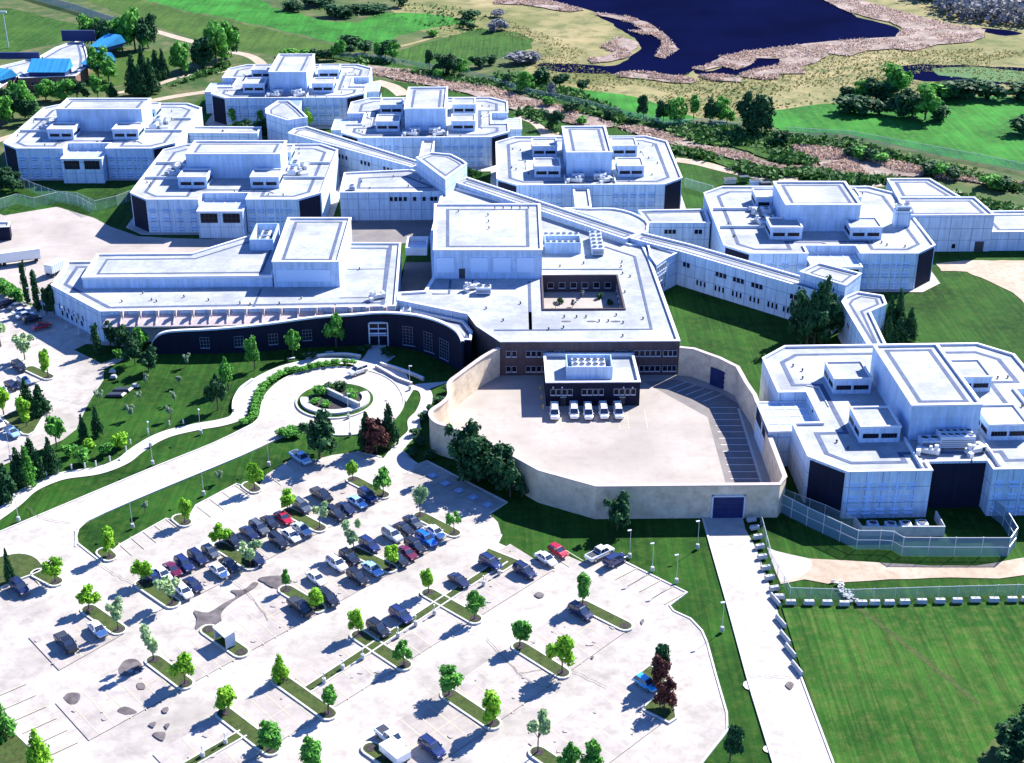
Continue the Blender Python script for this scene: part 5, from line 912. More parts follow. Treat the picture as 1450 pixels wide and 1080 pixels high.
grove([('A3', 110, 325, 5, 7, 'shrub', 'grey'), ('A3', 160, 315, 6, 6, 'shrub', 'grey'), ('A3', 200, 320, 5, 4, 'shrub', 'grey')], 'of the thicket left of the lake inlet', 'grey thicket left of the lake inlet', 'bush')
grove([('A2', 930, 355, 8, 3.2, 'round', 'dark'), ('A2', 1000, 375, 8, 5, 'spread', 'dark'), ('A2', 1050, 385, 9, 5, 'spread', 'dark'), ('A2', 1090, 385, 7, 4, 'spread', 'mid'), ('A2', 1180, 345, 6, 5, 'shrub', 'dark'), ('A2', 1248, 330, 4.5, 3, 'shrub', 'dark'), ('A2', 975, 400, 4, 3, 'shrub', 'mid')], 'in the trees along the reed belt', 'trees along the reed belt')
grove([('A2', 405, 308, 6, 4, 'shrub', 'dark'), ('A2', 440, 305, 6, 3, 'round', 'mid'), ('A2', 480, 300, 8, 3.2, 'round', 'mid'), ('A2', 520, 275, 5, 4, 'shrub', 'dark'), ('A2', 530, 250, 6.5, 5.5, 'shrub', 'dark'), ('A2', 600, 275, 6, 4.5, 'shrub', 'dark'), ('A2', 665, 300, 7, 3, 'round', 'mid'), ('A2', 705, 310, 8, 4, 'round', 'dark'), ('A2', 740, 315, 8.5, 4.5, 'round', 'mid'), ('A2', 350, 300, 5, 4, 'shrub', 'dark'), ('A2', 300, 295, 4, 4, 'shrub', 'mid'), ('A2', 220, 285, 3.5, 5, 'shrub', 'mid'), ('A2', 715, 245, 4, 5, 'shrub', 'dark')], 'in the row behind the two farthest cell blocks', 'tree row behind the farthest cell blocks')
grove([('A2', 230, 50, 5, 5, 'shrub', 'dark'), ('A2', 262, 58, 4, 4, 'shrub', 'dark'), ('A2', 455, 85, 7, 8, 'shrub', 'dark'), ('A2', 495, 90, 5, 5, 'shrub', 'dark'), ('A2', 345, 25, 6, 9, 'shrub', 'dark'), ('A2', 395, 30, 5, 7, 'shrub', 'dark'), ('A2', 545, 60, 4, 5, 'shrub', 'dark'), ('A2', 600, 62, 4, 7, 'shrub', 'dark'), ('A2', 660, 62, 4, 7, 'shrub', 'dark'), ('A2', 775, 35, 8, 5, 'spread', 'dark'), ('A2', 1105, 140, 4, 3, 'shrub', 'dark'), ('A2', 1138, 148, 3.5, 3.5, 'shrub', 'dark'), ('A2', 945, 185, 3, 4, 'shrub', 'mid'), ('A2', 1145, 92, 4, 6, 'shrub', 'dark'), ('A2', 1275, 85, 4, 5, 'shrub', 'grey')], 'of the bushes dotted over the far fields', 'bushes dotted over the far fields')
grove([('A2', 1250, 165, 5, 3, 'shrub', 'grey'), ('A2', 1275, 155, 6, 4.5, 'shrub', 'grey'), ('A2', 1310, 152, 4.5, 3.5, 'shrub', 'grey')], 'of the three on the rounded green field', 'grey bushes on the rounded field', 'bush')
grove([('A4', 540, 502, 5, 3.5, 'shrub', 'dark'), ('A4', 625, 502, 8, 5.5, 'spread', 'mid'), ('A4', 690, 515, 9, 6, 'spread', 'dark'), ('A4', 770, 505, 14, 6.5, 'spread', 'mid'), ('A4', 810, 490, 12, 5, 'spread', 'mid'), ('A4', 735, 520, 8, 5, 'spread', 'dark'), ('A4', 550, 570, 7, 7, 'shrub', 'dark'), ('A4', 620, 578, 7, 7, 'shrub', 'dark'), ('A4', 700, 582, 6, 5.5, 'shrub', 'dark'), ('A4', 810, 590, 10, 6.5, 'spread', 'dark'), ('A4', 870, 605, 11, 6.5, 'spread', 'dark'), ('A4', 935, 610, 13, 7, 'spread', 'mid'), ('A4', 1000, 615, 6, 5, 'shrub', 'dark'), ('A4', 960, 500, 6, 7, 'shrub', 'dark'), ('A4', 1020, 503, 8, 8, 'shrub', 'mid'), ('A4', 1095, 505, 8, 8, 'shrub', 'dark'), ('A4', 1180, 500, 8, 8, 'shrub', 'dark'), ('A4', 1260, 505, 8, 8, 'shrub', 'dark'), ('A4', 1425, 505, 7, 7, 'shrub', 'dark'), ('A4', 1440, 680, 7, 7, 'shrub', 'dark')], 'on the bright field below the pond', 'bush clumps on the field below the pond')
for i, x in enumerate((560, 600, 655, 705, 960, 1010, 1070, 1290, 1330, 1250)): tree(Z('A4', [(x, 800 + (x - 560) * .22)])[0], 4.5, 4, 'shrub', 'mid' if i % 2 else 'dark', 'shrub', f'green bush, {ordn(sorted((560, 600, 655, 705, 960, 1010, 1070, 1290, 1330, 1250)).index(x), 10)} in the belt beside the far perimeter fence', 'shrub', 'bushes beside the far perimeter fence')
# top right wood: one mass
def scatter(name, poly, n, h, s, mats, zb=0, clump=1, seed=0, rag=0, kind='stuff', flat=.7):
    r = random.Random(seed); xs = [p[0] for p in poly]; ys = [p[1] for p in poly]; b = MB(); c_ = 0; tri = tessellate_polygon([[Vector((x, y, 0)) for x, y in poly]]); T = [[Vector((*poly[i], 0)) for i in t] for t in tri]; A = [((t[1] - t[0]).cross(t[2] - t[0])).length for t in T]; tot = sum(A); cum = []; acc = 0
    for a in A: acc += a / tot; cum.append(acc)
    for i in range(n):
        k = r.random(); t = T[next((j for j, c in enumerate(cum) if c >= k), -1)]; u, v = r.random(), r.random()
        if u + v > 1: u, v = 1 - u, 1 - v
        q = t[0] + (t[1] - t[0]) * u + (t[2] - t[0]) * v
        if rag and noise.noise(Vector((q.x * rag, q.y * rag, seed))) < -.12: continue
        hh_ = h * r.uniform(.5, 1.2)
        for j in range(clump):
            o = Vector((r.gauss(0, s), r.gauss(0, s), r.uniform(.1, 1) * hh_)); c = q + o; c.z += zb
            nrm = Vector((r.gauss(0, 1), r.gauss(0, 1), flat + r.random())).normalized(); a1 = nrm.orthogonal().normalized(); a2 = nrm.cross(a1); ss = s * r.uniform(.5, 1)
            b.add([c + a1 * ss, c + a2 * ss * .8, c - a1 * ss, c - a2 * ss * .8], [(0, 1, 2, 3)])
    o = b.build(name, mats[0], recalc=False, kind=kind)
    return o
def stuff(name, label, *a, **k): return scatter(name, *a, **k)
scatter('woodland', PX([(1322, 8), (1345, 2), (1380, -14), (1540, -14), (1540, 34), (1450, 38), (1390, 32), (1345, 26)]), 2600, 9, 1.6, [M['leaf_grey']], seed=2, clump=3)
scatter('woodland', PX([(1285, -14), (1380, -14), (1460, -10), (1540, 12), (1540, 22), (1440, 18), (1400, 6), (1340, 2), (1300, 0)]), 1600, 12, 1.8, [M['leaf_dark']], seed=3, clump=3)
U_ = [('A1', [(780, 480), (1030, 385), (1150, 360), (1150, 330), (1040, 365), (960, 410)]), ('A2', [(620, 345), (560, 320), (440, 300), (200, 290), (180, 270), (440, 285), (640, 300), (880, 350), (1100, 405), (1440, 450), (1440, 478), (1100, 430), (860, 385)]),
      ('A3', [(60, 555), (180, 560), (290, 610), (330, 690), (255, 640), (150, 590)]), ('A3', [(0, 385), (130, 380), (420, 470), (620, 560), (700, 600), (900, 640), (1100, 640), (1440, 690), (1440, 720), (1180, 700), (900, 670), (640, 620), (480, 590), (300, 530), (100, 450), (0, 440)]),
      ('A3', [(890, 650), (1200, 650), (1440, 720), (1440, 800), (1200, 745), (1040, 740), (900, 690)]), ('A3', [(910, 755), (1080, 790), (1240, 850), (1440, 880), (1440, 920), (1250, 880), (1090, 820), (930, 780)]),
      ('A4', [(0, 690), (220, 700), (560, 720), (900, 820), (1090, 860), (1440, 960), (1440, 990), (1080, 890), (830, 830), (560, 765), (220, 740), (0, 730)]), ('A4', [(40, 770), (200, 770), (390, 830), (350, 850), (180, 830), (60, 790)]), ('A4', [(0, 820), (100, 870), (350, 870), (460, 890), (800, 920), (1000, 960), (1440, 1080), (1440, 1130), (1180, 1060), (1050, 980), (720, 935), (520, 940), (300, 905), (100, 900), (0, 880)])]
for i, (r_, pts) in enumerate(U_): P = Z(r_, pts); sheet('undergrowth_ground', P, 'scrubg' if 0 else 'grass2', 1.0, seed=20 + i); scatter('undergrowth', P, 900 if i in (1, 3, 6, 8) else 380, 1.6, 1.1, [M['scrub']], seed=30 + i, clump=3, rag=.05)
# reed beds
RB = [PX([(520, 93), (600, 103), (660, 114), (720, 132), (790, 150), (850, 168), (872, 180), (850, 184), (800, 174), (740, 160), (690, 143), (640, 128), (560, 113), (520, 104)]),
      PX([(1120, 207), (1175, 210), (1235, 222), (1322, 243), (1300, 251), (1230, 252), (1178, 246), (1150, 228)]), Z('A4', [(0, 780), (110, 840), (330, 860), (380, 845), (380, 880), (180, 880), (0, 830)]), Z('A4', [(980, 880), (1200, 900), (1440, 940), (1440, 975), (1200, 930), (1000, 910)]),
      Z('A3', [(620, 645), (760, 650), (1000, 720), (1240, 780), (1440, 840), (1440, 870), (1180, 800), (960, 750), (760, 700)])]
SH = [Z('A3', [(520, 68), (600, 78), (700, 92), (780, 120), (830, 152), (870, 185), (900, 220), (938, 255), (900, 275), (860, 300), (826, 290), (835, 262), (860, 235), (850, 205), (800, 180), (740, 175), (690, 160), (760, 155), (700, 120), (600, 95), (525, 82)]),
      Z('A3', [(0, 5), (130, 0), (260, 2), (330, 18), (455, 52), (390, 62), (290, 50), (150, 25), (0, 20)]), Z('A3', [(620, 380), (700, 368), (830, 375), (960, 395), (1030, 415), (1000, 425), (880, 422), (760, 405), (640, 392)]), Z('A3', [(1000, 350), (1070, 340), (1160, 290), (1280, 270), (1440, 248), (1440, 290), (1330, 290), (1310, 330), (1230, 358), (1160, 340), (1060, 362)]),
      Z('A4', [(0, 265), (110, 255), (350, 225), (470, 212), (620, 200), (790, 192), (820, 150), (760, 115), (640, 88), (560, 68), (500, 45), (410, -5), (520, -20), (700, 30), (900, 85), (1080, 130), (1240, 155), (1240, 190), (1180, 215), (1000, 230), (880, 265), (780, 250), (640, 262), (560, 290), (440, 275), (380, 320), (300, 345), (330, 375), (190, 380), (120, 410), (0, 395), (0, 378), (110, 345), (200, 335), (190, 302), (40, 300), (0, 295)]),
      Z('A3', [(480, 300), (560, 290), (600, 265), (540, 240), (640, 190), (720, 215), (735, 235), (690, 290), (600, 315), (500, 325)]), Z('A3', [(1040, 390), (1130, 385), (1270, 400), (1260, 420), (1120, 415)]), Z('A3', [(1250, 380), (1440, 345), (1440, 405), (1330, 405)])]
M['marshg'] = foliage('marsh_grass_blades', (.15, .16, .05), (.34, .30, .13), .3)
scatter('marsh_grass', PX([(700, 20), (800, 60), (880, 100), (1000, 112), (1100, 100), (1200, 70), (1300, 62), (1450, 60), (1520, 80), (1520, 136), (1300, 134), (1183, 146), (1092, 156), (989, 166), (944, 148), (833, 126), (760, 104), (752, 85), (720, 60)]), 9000, .4, .6, [M['marshg']], seed=91, clump=1, rag=.03, flat=.4)
scatter('marsh_scrub', PX([(760, 104), (880, 104), (1100, 106), (1240, 84), (1440, 128), (1300, 134), (1183, 144), (1092, 154), (944, 146), (833, 124)]), 650, .5, .9, [M['scrub']], seed=92, clump=1, rag=.04, flat=1.5)
scatter('field_scrub', PX([(440, 10), (540, 5), (640, 10), (700, 20), (720, 40), (640, 52), (560, 22), (470, 24)]), 500, .9, .8, [M['scrub']], seed=93, clump=2, rag=.05)
for i, P in enumerate(RB + SH): sheet('reed_ground', P, 'reedbed', .9, 2.0, seed=50 + i); scatter('reeds', P, {0: 6000, 1: 5500, 9: 9000, 5: 3000}.get(i, 2200 if i > 4 else 2000), 1.0, .5, [M['reed']], seed=60 + i, clump=2, flat=.3, rag=.09)
# ------------------------------------------------------------------ vehicles
def loft(b, st):
    "stations along x: (x, half width, z low, z high, half width at top)"
    n = 10; k = len(b.v)
    for x, w_, z0, z1, wt in st:
        zm = z0 + (z1 - z0) * .55
        b.v += [(x, -w_ * .86, z0), (x, -w_, z0 + .12), (x, -w_, zm), (x, -w_ * .97, z1 - .08), (x, -wt, z1), (x, wt, z1), (x, w_ * .97, z1 - .08), (x, w_, zm), (x, w_, z0 + .12), (x, w_ * .86, z0)]
    for i in range(len(st) - 1):
        for j in range(n): b.f.append([k + i * n + j, k + i * n + (j + 1) % n, k + (i + 1) * n + (j + 1) % n, k + (i + 1) * n + j]); b.m.append(b.k)
    b.f.append([k + j for j in range(n - 1, -1, -1)]); b.f.append([k + (len(st) - 1) * n + j for j in range(n)]); b.m += [b.k, b.k]
def frust(b, x0, x1, y, z0, X0, X1, Y, z1, sides=True, top=True):
    f_ = []
    if sides: f_ += [(0, 1, 5, 4), (1, 2, 6, 5), (2, 3, 7, 6), (3, 0, 4, 7)]
    if top: f_ += [(4, 5, 6, 7)]
    b.add([(x0, -y, z0), (x1, -y, z0), (x1, y, z0), (x0, y, z0), (X0, -Y, z1), (X1, -Y, z1), (X1, Y, z1), (X0, Y, z1)], f_)
SPECC = {  # length, half width, belt, roof, bonnet height, cabin base x0..x1, roof x0..x1 (front is +x)
    'sedan': (4.7, .9, .92, 1.45, .86, -1.75, 1.15, -1.0, .35), 'suv': (4.75, .95, 1.08, 1.74, 1.05, -2.2, 1.15, -2.0, .45), 'hatch': (4.2, .88, .95, 1.5, .9, -1.9, 1.1, -1.55, .35),
    'pickup': (5.7, 1.0, 1.12, 1.85, 1.1, -.6, 1.6, -.4, .95), 'van': (5.3, .98, 1.15, 2.05, 1.1, -2.55, 1.75, -2.5, 1.1)}
CM = {}
for k, (L_, w_, bl, rf_, bn, c0, c1, r0, r1) in SPECC.items():
    h = L_ / 2; b = MB(); zb = .28 if k != 'pickup' else .38
    if k == 'pickup': loft(b, [(-h, w_ * .93, zb + .15, bl - .05, w_ * .85), (-h + .15, w_, zb, bl, w_ * .9), (c0 - .02, w_, zb, bl, w_ * .9), (c1, w_, zb, bl, w_ * .88), (h - .5, w_ * .96, zb, bn, w_ * .8), (h - .05, w_ * .86, zb + .05, bn - .18, w_ * .7), (h, w_ * .8, zb + .15, bn - .4, w_ * .65)])
    else: loft(b, [(-h, w_ * .82, zb + .2, bl - .22, w_ * .7), (-h + .12, w_ * .93, zb + .05, bl - .06, w_ * .78), (-h + .7, w_, zb, bl, w_ * .86), (c1, w_, zb, bl, w_ * .86), (h - .75, w_ * .97, zb, bn - .04, w_ * .78), (h - .15, w_ * .88, zb + .05, bn - .2, w_ * .7), (h, w_ * .76, zb + .12, bn - .38, w_ * .62)])
    frust(b, r0 - .03, r1 + .03, w_ * .74, rf_ - .05, r0 + .12, r1 - .12, w_ * .66, rf_ + .02)
    t_ = .05
    for sx in (-1, 1):
        for (xa, xb) in ((c0, r0), (c1, r1), ((c0 + c1) / 2, (r0 + r1) / 2)): b.limb((xa, sx * w_ * .88, bl - .03), (xb, sx * w_ * .75, rf_ - .02), t_, t_, 4)
        b.box(c1 - .35, sx * w_ - .02 if sx > 0 else -w_ - .16, bl - .02, c1 - .15, sx * w_ + .16 if sx > 0 else -w_ + .02, bl + .16)
    body = b.mesh('body', M['p_white'])
    b = MB(); frust(b, c0 + .03, c1 - .03, w_ * .86, bl - .02, r0 + .0, r1 - .0, w_ * .735, rf_ - .045, True, False); win = b.mesh('windows', M['carglass'])
    ex = None
    if k == 'pickup': ex = MB().box(-h + .22, -w_ * .78, bl + .004, c0 - .15, w_ * .78, bl + .012).mesh('cargo_bed', M['dark'])
    if k in ('van', 'suv'):
        ex = MB(); 
        for sx in (-1, 1): ex.box(r0 + .25, sx * w_ * .6 - .03, rf_ + .02, r1 - .3, sx * w_ * .6 + .03, rf_ + .08)
        ex = ex.mesh('roof_rails', M['dark'])
    b = MB().cyl(0, 0, -.11, .11, .34 if k not in ('pickup', 'van') else .4, n=14); ty = b.mesh('tyre', M['tyre']); b = MB().cyl(0, 0, -.12, .12, .21 if k not in ('pickup', 'van') else .25, n=10); ri = b.mesh('rim', M['rim'])
    hl = MB().box(-.12, -.2, -.09, .03, .2, .09).mesh('headlight', M['lampw']); tl_ = MB().box(-.03, -.2, -.1, .1, .2, .1).mesh('taillight', M['lampr'])
    CM[k] = (body, win, ex, ty, ri, hl, tl_)
def car(p, ang, kind, col, label, group, name='parked_car', cat='car'):
    L_, w_, bl, rf_, bn, c0, c1, r0, r1 = SPECC[kind]; body, win, ex, ty, ri, hl, tl_ = CM[kind]; h = L_ / 2
    t = root(name, label, cat, p[0], p[1], ang, group, z=GZ); OFF[t.name] = Vector((0, 0, 0))
    bo = inst('body', body, t, 0, 0, 0); bo.material_slots[0].link = 'OBJECT'; bo.material_slots[0].material = M['p_' + col]; inst('windows', win, t, 0, 0, 0)
    if ex: inst(ex.name.split('.')[0], ex, t, 0, 0, 0)
    wr = .34 if kind not in ('pickup', 'van') else .4
    for x in (-h + .95, h - .95):
        for s in (-1, 1): wh = inst('wheel', ty, t, x, s * (w_ - .1), wr); wh.rotation_euler = (math.pi / 2, 0, 0); inst('rim', ri, wh, 0, 0, 0)
    for s in (-1, 1): inst('headlight', hl, t, h - .1, s * w_ * .62, bn - .34); inst('taillight', tl_, t, -h + .08, s * w_ * .62, bl - .28)
    return t
BN = R(-49)
def cars(rows, where, group):
    n = len(rows); order = sorted(range(n), key=lambda i: rows[i][0]); rk = {i: k for k, i in enumerate(order)}
    for i, (u, v, kind, col, dr) in enumerate(rows):
        kn = {'sedan': 'sedan', 'suv': 'SUV', 'hatch': 'hatchback', 'pickup': 'pickup truck', 'van': 'van'}[kind]
        ang = {'b': BN, '-b': BN + math.pi, 'a': R(41), '-a': R(221), 's': R(-90)}[dr] + R(rng.uniform(-1.5, 1.5))
        nm = {'pickup': 'pickup_truck', 'van': 'van'}.get(kind, 'parked_car'); ct = {'pickup': 'pickup truck', 'van': 'van'}.get(kind, 'car')
        car(G(u, v), ang, kind, col, f"{col} {kn}, {ordn(rk[i], n) + ' ' if n > 1 else ''}{where}", group, nm, ct)
cz = lambda ox, oy, L, s=6: [(ox + x / s, oy + y / s + 3, k, c, d) for x, y, k, c, d in L]
g = 'cars parked in the first row below the drive'
cars(cz(180, 700, [(215, 715, 'hatch', 'dark blue', '-b'), (305, 695, 'sedan', 'white', 'b'), (390, 655, 'sedan', 'maroon', 'b'), (490, 615, 'suv', 'dark blue', 'b'), (605, 560, 'suv', 'navy', 'b'), (712, 505, 'hatch', 'grey', 'b')]), 'of the upper cars between the first two islands', g)
cars(cz(180, 700, [(488, 845, 'hatch', 'white', 'b'), (565, 785, 'sedan', 'navy', 'b'), (785, 665, 'sedan', 'white', 'b'), (870, 615, 'sedan', 'black', 'b')]), 'of the lower cars between the first two islands', g)
cars(cz(180, 700, [(900, 410, 'suv', 'black', 'b'), (1040, 345, 'sedan', 'navy', 'b'), (1125, 305, 'suv', 'grey', 'b'), (1215, 255, 'sedan', 'black', 'b'), (1330, 215, 'sedan', 'red', 'b')]), 'of the upper cars beyond the second island', g)
cars(cz(180, 700, [(1095, 560, 'sedan', 'navy', 'b'), (1290, 415, 'suv', 'black', 'b')]) + cz(380, 640, [(195, 725, 'sedan', 'white', 'b'), (285, 670, 'sedan', 'silver', 'b')]), 'of the lower cars beyond the second island', g)
cars(cz(380, 640, [(285, 480, 'suv', 'grey', 'b'), (455, 385, 'pickup', 'black', 'b')]), 'of the upper pair beyond the third island', g)
cars(cz(380, 640, [(575, 545, 'suv', 'black', 'b'), (660, 495, 'sedan', 'navy', 'b'), (755, 440, 'sedan', 'light blue', 'b'), (845, 390, 'suv', 'dark blue', 'b')]), 'of four by the last first-row island', g)
cars(cz(380, 640, [(275, 65, 'pickup', 'light blue', 'b')]), 'parked alone beside the big dark tree', None)
g = 'cars parked in the second row of the parking lot'
cars(cz(420, 720, [(620, 330, 'suv', 'dark blue', 'b'), (815, 245, 'suv', 'silver', 'b'), (920, 190, 'sedan', 'black', 'b'), (990, 130, 'sedan', 'grey', 'b'), (1180, 215, 'sedan', 'white', 'b')]), 'of the upper cars in the second row', g)
cars(cz(420, 720, [(870, 450, 'sedan', 'black', 'b'), (940, 395, 'sedan', 'maroon', 'b'), (1010, 340, 'suv', 'black', 'b'), (1100, 280, 'suv', 'bright blue', 'b')]), 'of the lower cars in the second row', g)
cars(cz(420, 720, [(170, 610, 'sedan', 'white', 'b'), (345, 490, 'suv', 'white', 'b'), (455, 440, 'suv', 'black', 'b')]), 'of the upper three left of the bright bushy island', g)
cars(cz(420, 720, [(520, 605, 'suv', 'black', 'b'), (645, 530, 'sedan', 'light blue', 'b')]), 'of the lower pair left of the bright bushy island', g)
cars(cz(420, 720, [(275, 785, 'suv', 'black', 'b')]), 'right of the island below the wet streak', g)
cars([(426, 866, 'pickup', 'black', 'b')], 'left of the island below the wet streak', g)
g = 'cars parked along the green divider strip'
cars([(568, 878, 'suv', 'dark blue', 'b'), (536, 897, 'suv', 'black', 'b'), (650, 828, 'sedan', 'navy', 'b'), (695, 803, 'suv', 'dark blue', 'b')], 'of those above the green strip', g)
cars([(743, 815, 'suv', 'navy', 'b'), (773, 797, 'sedan', 'white', 'b'), (790, 786, 'hatch', 'red', 'b')], 'of the three nosed in beside the concrete path', 'cars beside the concrete path')
cars([(849, 790, 'pickup', 'white', 'a')], 'with an open bed on the corner stalls near the lawn', None)
cars([(871, 799, 'suv', 'dark blue', 'a')], 'beside the white open-bed pickup near the lawn', None)
cars([(822, 873, 'suv', 'navy', 'b')], 'by the rightmost narrow island', None)
cars([(553, 1052, 'pickup', 'white', 'b')], 'at the bottom edge above the box trailer', None)
cars([(612, 1066, 'suv', 'dark blue', 'b')], 'at the bottom edge under the tall bright trees', None)
cars([(139, 897, 'sedan', 'white', 'b')], 'alone beside the island with the pale tree', None)
cars([(95, 917, 'pickup', 'black', 'b')], 'in the empty stalls at the left', None)
cars([(29, 838, 'suv', 'navy', 'b')], 'by the oval lawn at the left edge', None)
cars([(914, 974, 'hatch', 'sky blue', 'b')], 'beside the dark red trees on the three-cornered island', None)
cars([(18, 617, 'sedan', 'light blue', 'b'), (-2, 604, 'sedan', 'white', 'b')], 'of the pair below the wedge island at the left edge', 'cars below the wedge island')
cars([(34, 543, 'sedan', 'white', 'b'), (17, 550, 'sedan', 'black', 'b'), (2, 557, 'sedan', 'white', 'b'), (28, 524, 'suv', 'black', 'b')], 'of the four left of the tall bright tree', 'cars left of the tall bright tree')
cars([(10, 434, 'suv', 'black', 'a'), (26, 438, 'sedan', 'grey', 'a'), (31, 445, 'sedan', 'white', 'a'), (37, 451, 'sedan', 'silver', 'a'), (46, 457, 'suv', 'black', 'a'), (60, 466, 'sedan', 'red', 'a')], 'of the six slanted cars near the office wing', 'slanted cars near the office wing')
cars([(785, 590, 'van', 'white', 's'), (812.5, 589, 'van', 'white', 's'), (832.5, 590, 'van', 'white', 's'), (854.4, 589, 'van', 'white', 's'), (875, 589, 'van', 'white', 's')], 'parked against the guard building', 'vans against the guard building')
cars([(507, 530, 'suv', 'white', '-a')], 'stopped on the turning circle by the entrance path', None)
# ------------------------------------------------------------------ street furniture
def place(name, mesh, pts, where, cat, group, noun, z=None, rz=0, parts=()):
    n = len(pts); order = sorted(range(n), key=lambda i: pts[i][0]); rk = {i: k for k, i in enumerate(order)}
    for i, (x, y) in enumerate(pts):
        a = rz[i] if isinstance(rz, list) else rz
        t = root(name, f"{noun}, {ordn(rk[i], n) + ' ' if n > 1 else ''}{where}", cat, x, y, a, group, z=GZ if z is None else z); OFF[t.name] = Vector((0, 0, 0))
        for pn, me in mesh: inst(pn, me, t, 0, 0, 0)
LB = MB().cyl(0, 0, 0, .75, .34, .3, 12).mesh('base', M['conc']); LP = MB().cyl(0, 0, .7, 5.6, .055, .04, 8).mesh('pole', M['metal']); LH = MB().box(-.08, -.16, 5.5, .6, .16, 5.62).mesh('lamp_head', M['metal'])
LAMP = [('base', LB), ('pole', LP), ('lamp_head', LH)]
lp = lambda L: [Z(r, [(x, y)])[0] for r, x, y in L]
place('street_lamp', LAMP, lp([('C1', 97, 860), ('C1', 780, 572), ('C1', 1025, 415), ('C1', 768, 480)]), 'on the lawn beside the drive', 'street lamp', 'lamps beside the drive', 'white based street lamp', rz=R(-60))
place('street_lamp', LAMP, lp([('C1', 1040, 728), ('C1', 678, 895), ('C1', 1372, 578)]), 'on the strip below the drive', 'street lamp', 'lamps below the drive', 'white based street lamp', rz=R(120))
LB2 = [('base', LB), ('post', MB().cyl(0, 0, .7, 1.7, .07, .07, 8).mesh('post', M['metal'])), ('lamp_head', MB().cyl(0, 0, 1.6, 1.85, .16, .12, 8).mesh('lamp_head', M['coping']))]
place('low_lamp', LB2, lp([('D2', 1285, 128), ('D2', 1205, 182), ('D2', 955, 332), ('D2', 860, 388), ('D2', 770, 448), ('D2', 590, 558), ('D2', 488, 612), ('D2', 393, 680), ('D1', 1035, 1058), ('D1', 1150, 990)]), 'on the green divider strip', 'street lamp', 'lamps on the green divider strip', 'short lamp on a white base', rz=R(41), z=GZ + .1)
place('street_lamp', LAMP, lp([('C3', 1035, 1000), ('D3', 1160, 415), ('D3', 690, 40), ('D3', 805, 108), ('D3', 928, 168)]), 'of the lamps on the right lawn', 'street lamp', 'lamps on the right lawn', 'street lamp with white base', rz=R(200))
place('street_lamp', LAMP, lp([('C1', 55, 540), ('B1', 340, 780), ('B1', 335, 700), ('B1', 405, 812), ('B1', 225, 715), ('B1', 165, 680)]), 'of the lamps round the upper parking lot', 'street lamp', 'lamps round the upper parking lot', 'thin street lamp', rz=R(200))
place('street_lamp', LAMP, lp([('C2', 830, 190), ('C2', 517, 335), ('C2', 525, 425)]), 'of the lamps round the turning circle', 'street lamp', 'lamps round the turning circle', 'street lamp', rz=0)
place('light_pole', [('pole', MB().cyl(0, 0, 0, 15, .35, .2, 8).mesh('pole', M['metal'])), ('lamp_head', MB().box(-1.5, -.4, 14.6, 1.5, .4, 15.4).mesh('lamp_head', M['metal']))], [G(12, 68)], 'at the corner of the sports field', 'light pole', None, 'tall light pole')
BO = [('post', MB().cyl(0, 0, 0, .95, .14, .14, 10).mesh('post', M['coping'])), ('cap', MB().cyl(0, 0, .95, 1.1, .19, .1, 10).mesh('cap', M['conc']))]
place('bollard', BO, lp([('C1', 237, 632), ('C1', 300, 608), ('C1', 367, 598), ('C1', 435, 590), ('C1', 491, 580), ('C1', 562, 556), ('C1', 645, 505), ('C1', 667, 470), ('C1', 755, 414), ('C1', 865, 374), ('C1', 936, 366)]), 'along the winding path', 'bollard', 'white bollards along the winding path', 'white bollard light')
BKS = .78
BK = [('block', MB().prism([(-.85, -.42), (.85, -.42), (.85, .42), (-.85, .42)], 0, .25).add([(-.85, -.42, .25), (.85, -.42, .25), (.85, .42, .25), (-.85, .42, .25), (-.78, -.3, .7), (.78, -.3, .7), (.78, .3, .7), (-.78, .3, .7)], [(4, 5, 6, 7), (0, 1, 5, 4), (1, 2, 6, 5), (2, 3, 7, 6), (3, 0, 4, 7)]).mesh('block', M['conc'])), ('lifting_loop', MB().limb((-.18, 0, .69), (0, 0, .82), .03, .03).limb((0, 0, .82), (.18, 0, .69), .03, .03).mesh('lifting_loop', M['dark']))]
place('barrier_block', BK, lp([('D4', x, y + 12) for x, y in ((192, 236), (250, 265), (343, 266), (435, 267), (522, 271), (612, 268), (678, 266), (752, 266), (830, 263), (917, 260), (1010, 258), (1098, 256), (1190, 252), (1285, 252), (1377, 250), (1450, 249))]), 'of the row across the lawn', 'barrier', 'concrete barrier blocks across the lawn', 'white concrete barrier block')
place('barrier_block', BK, lp([('C4', 50, 862), ('C4', 66, 903), ('C4', 82, 950), ('C4', 92, 1000), ('C4', 105, 1052), ('D4', 122, 100), ('D4', 142, 150), ('D4', 166, 205)]), 'of the blocks along the gate road', 'barrier', 'concrete barrier blocks along the gate road', 'white concrete barrier block', rz=R(15))
JB = [('barrier', MB().add([(-1.6, -.3, 0), (1.6, -.3, 0), (1.6, .3, 0), (-1.6, .3, 0), (-1.6, -.1, .7), (1.6, -.1, .7), (1.6, .1, .7), (-1.6, .1, .7), (-1.6, -.18, .3), (1.6, -.18, .3), (1.6, .18, .3), (-1.6, .18, .3)], [(0, 1, 9, 8), (8, 9, 5, 4), (2, 3, 11, 10), (10, 11, 7, 6), (4, 5, 6, 7), (0, 8, 4, 7, 11, 3), (1, 2, 10, 6, 5, 9)]).mesh('barrier', M['conc']))]
place('road_barrier', JB, lp([('D4', 172, 262), ('D4', 200, 372), ('D4', 222, 455), ('D4', 249, 522), ('D4', 282, 612)]), 'lying along the gate road kerb', 'barrier', 'long barriers along the gate road', 'long white concrete barrier', rz=R(-72))
def plantbox(): pass
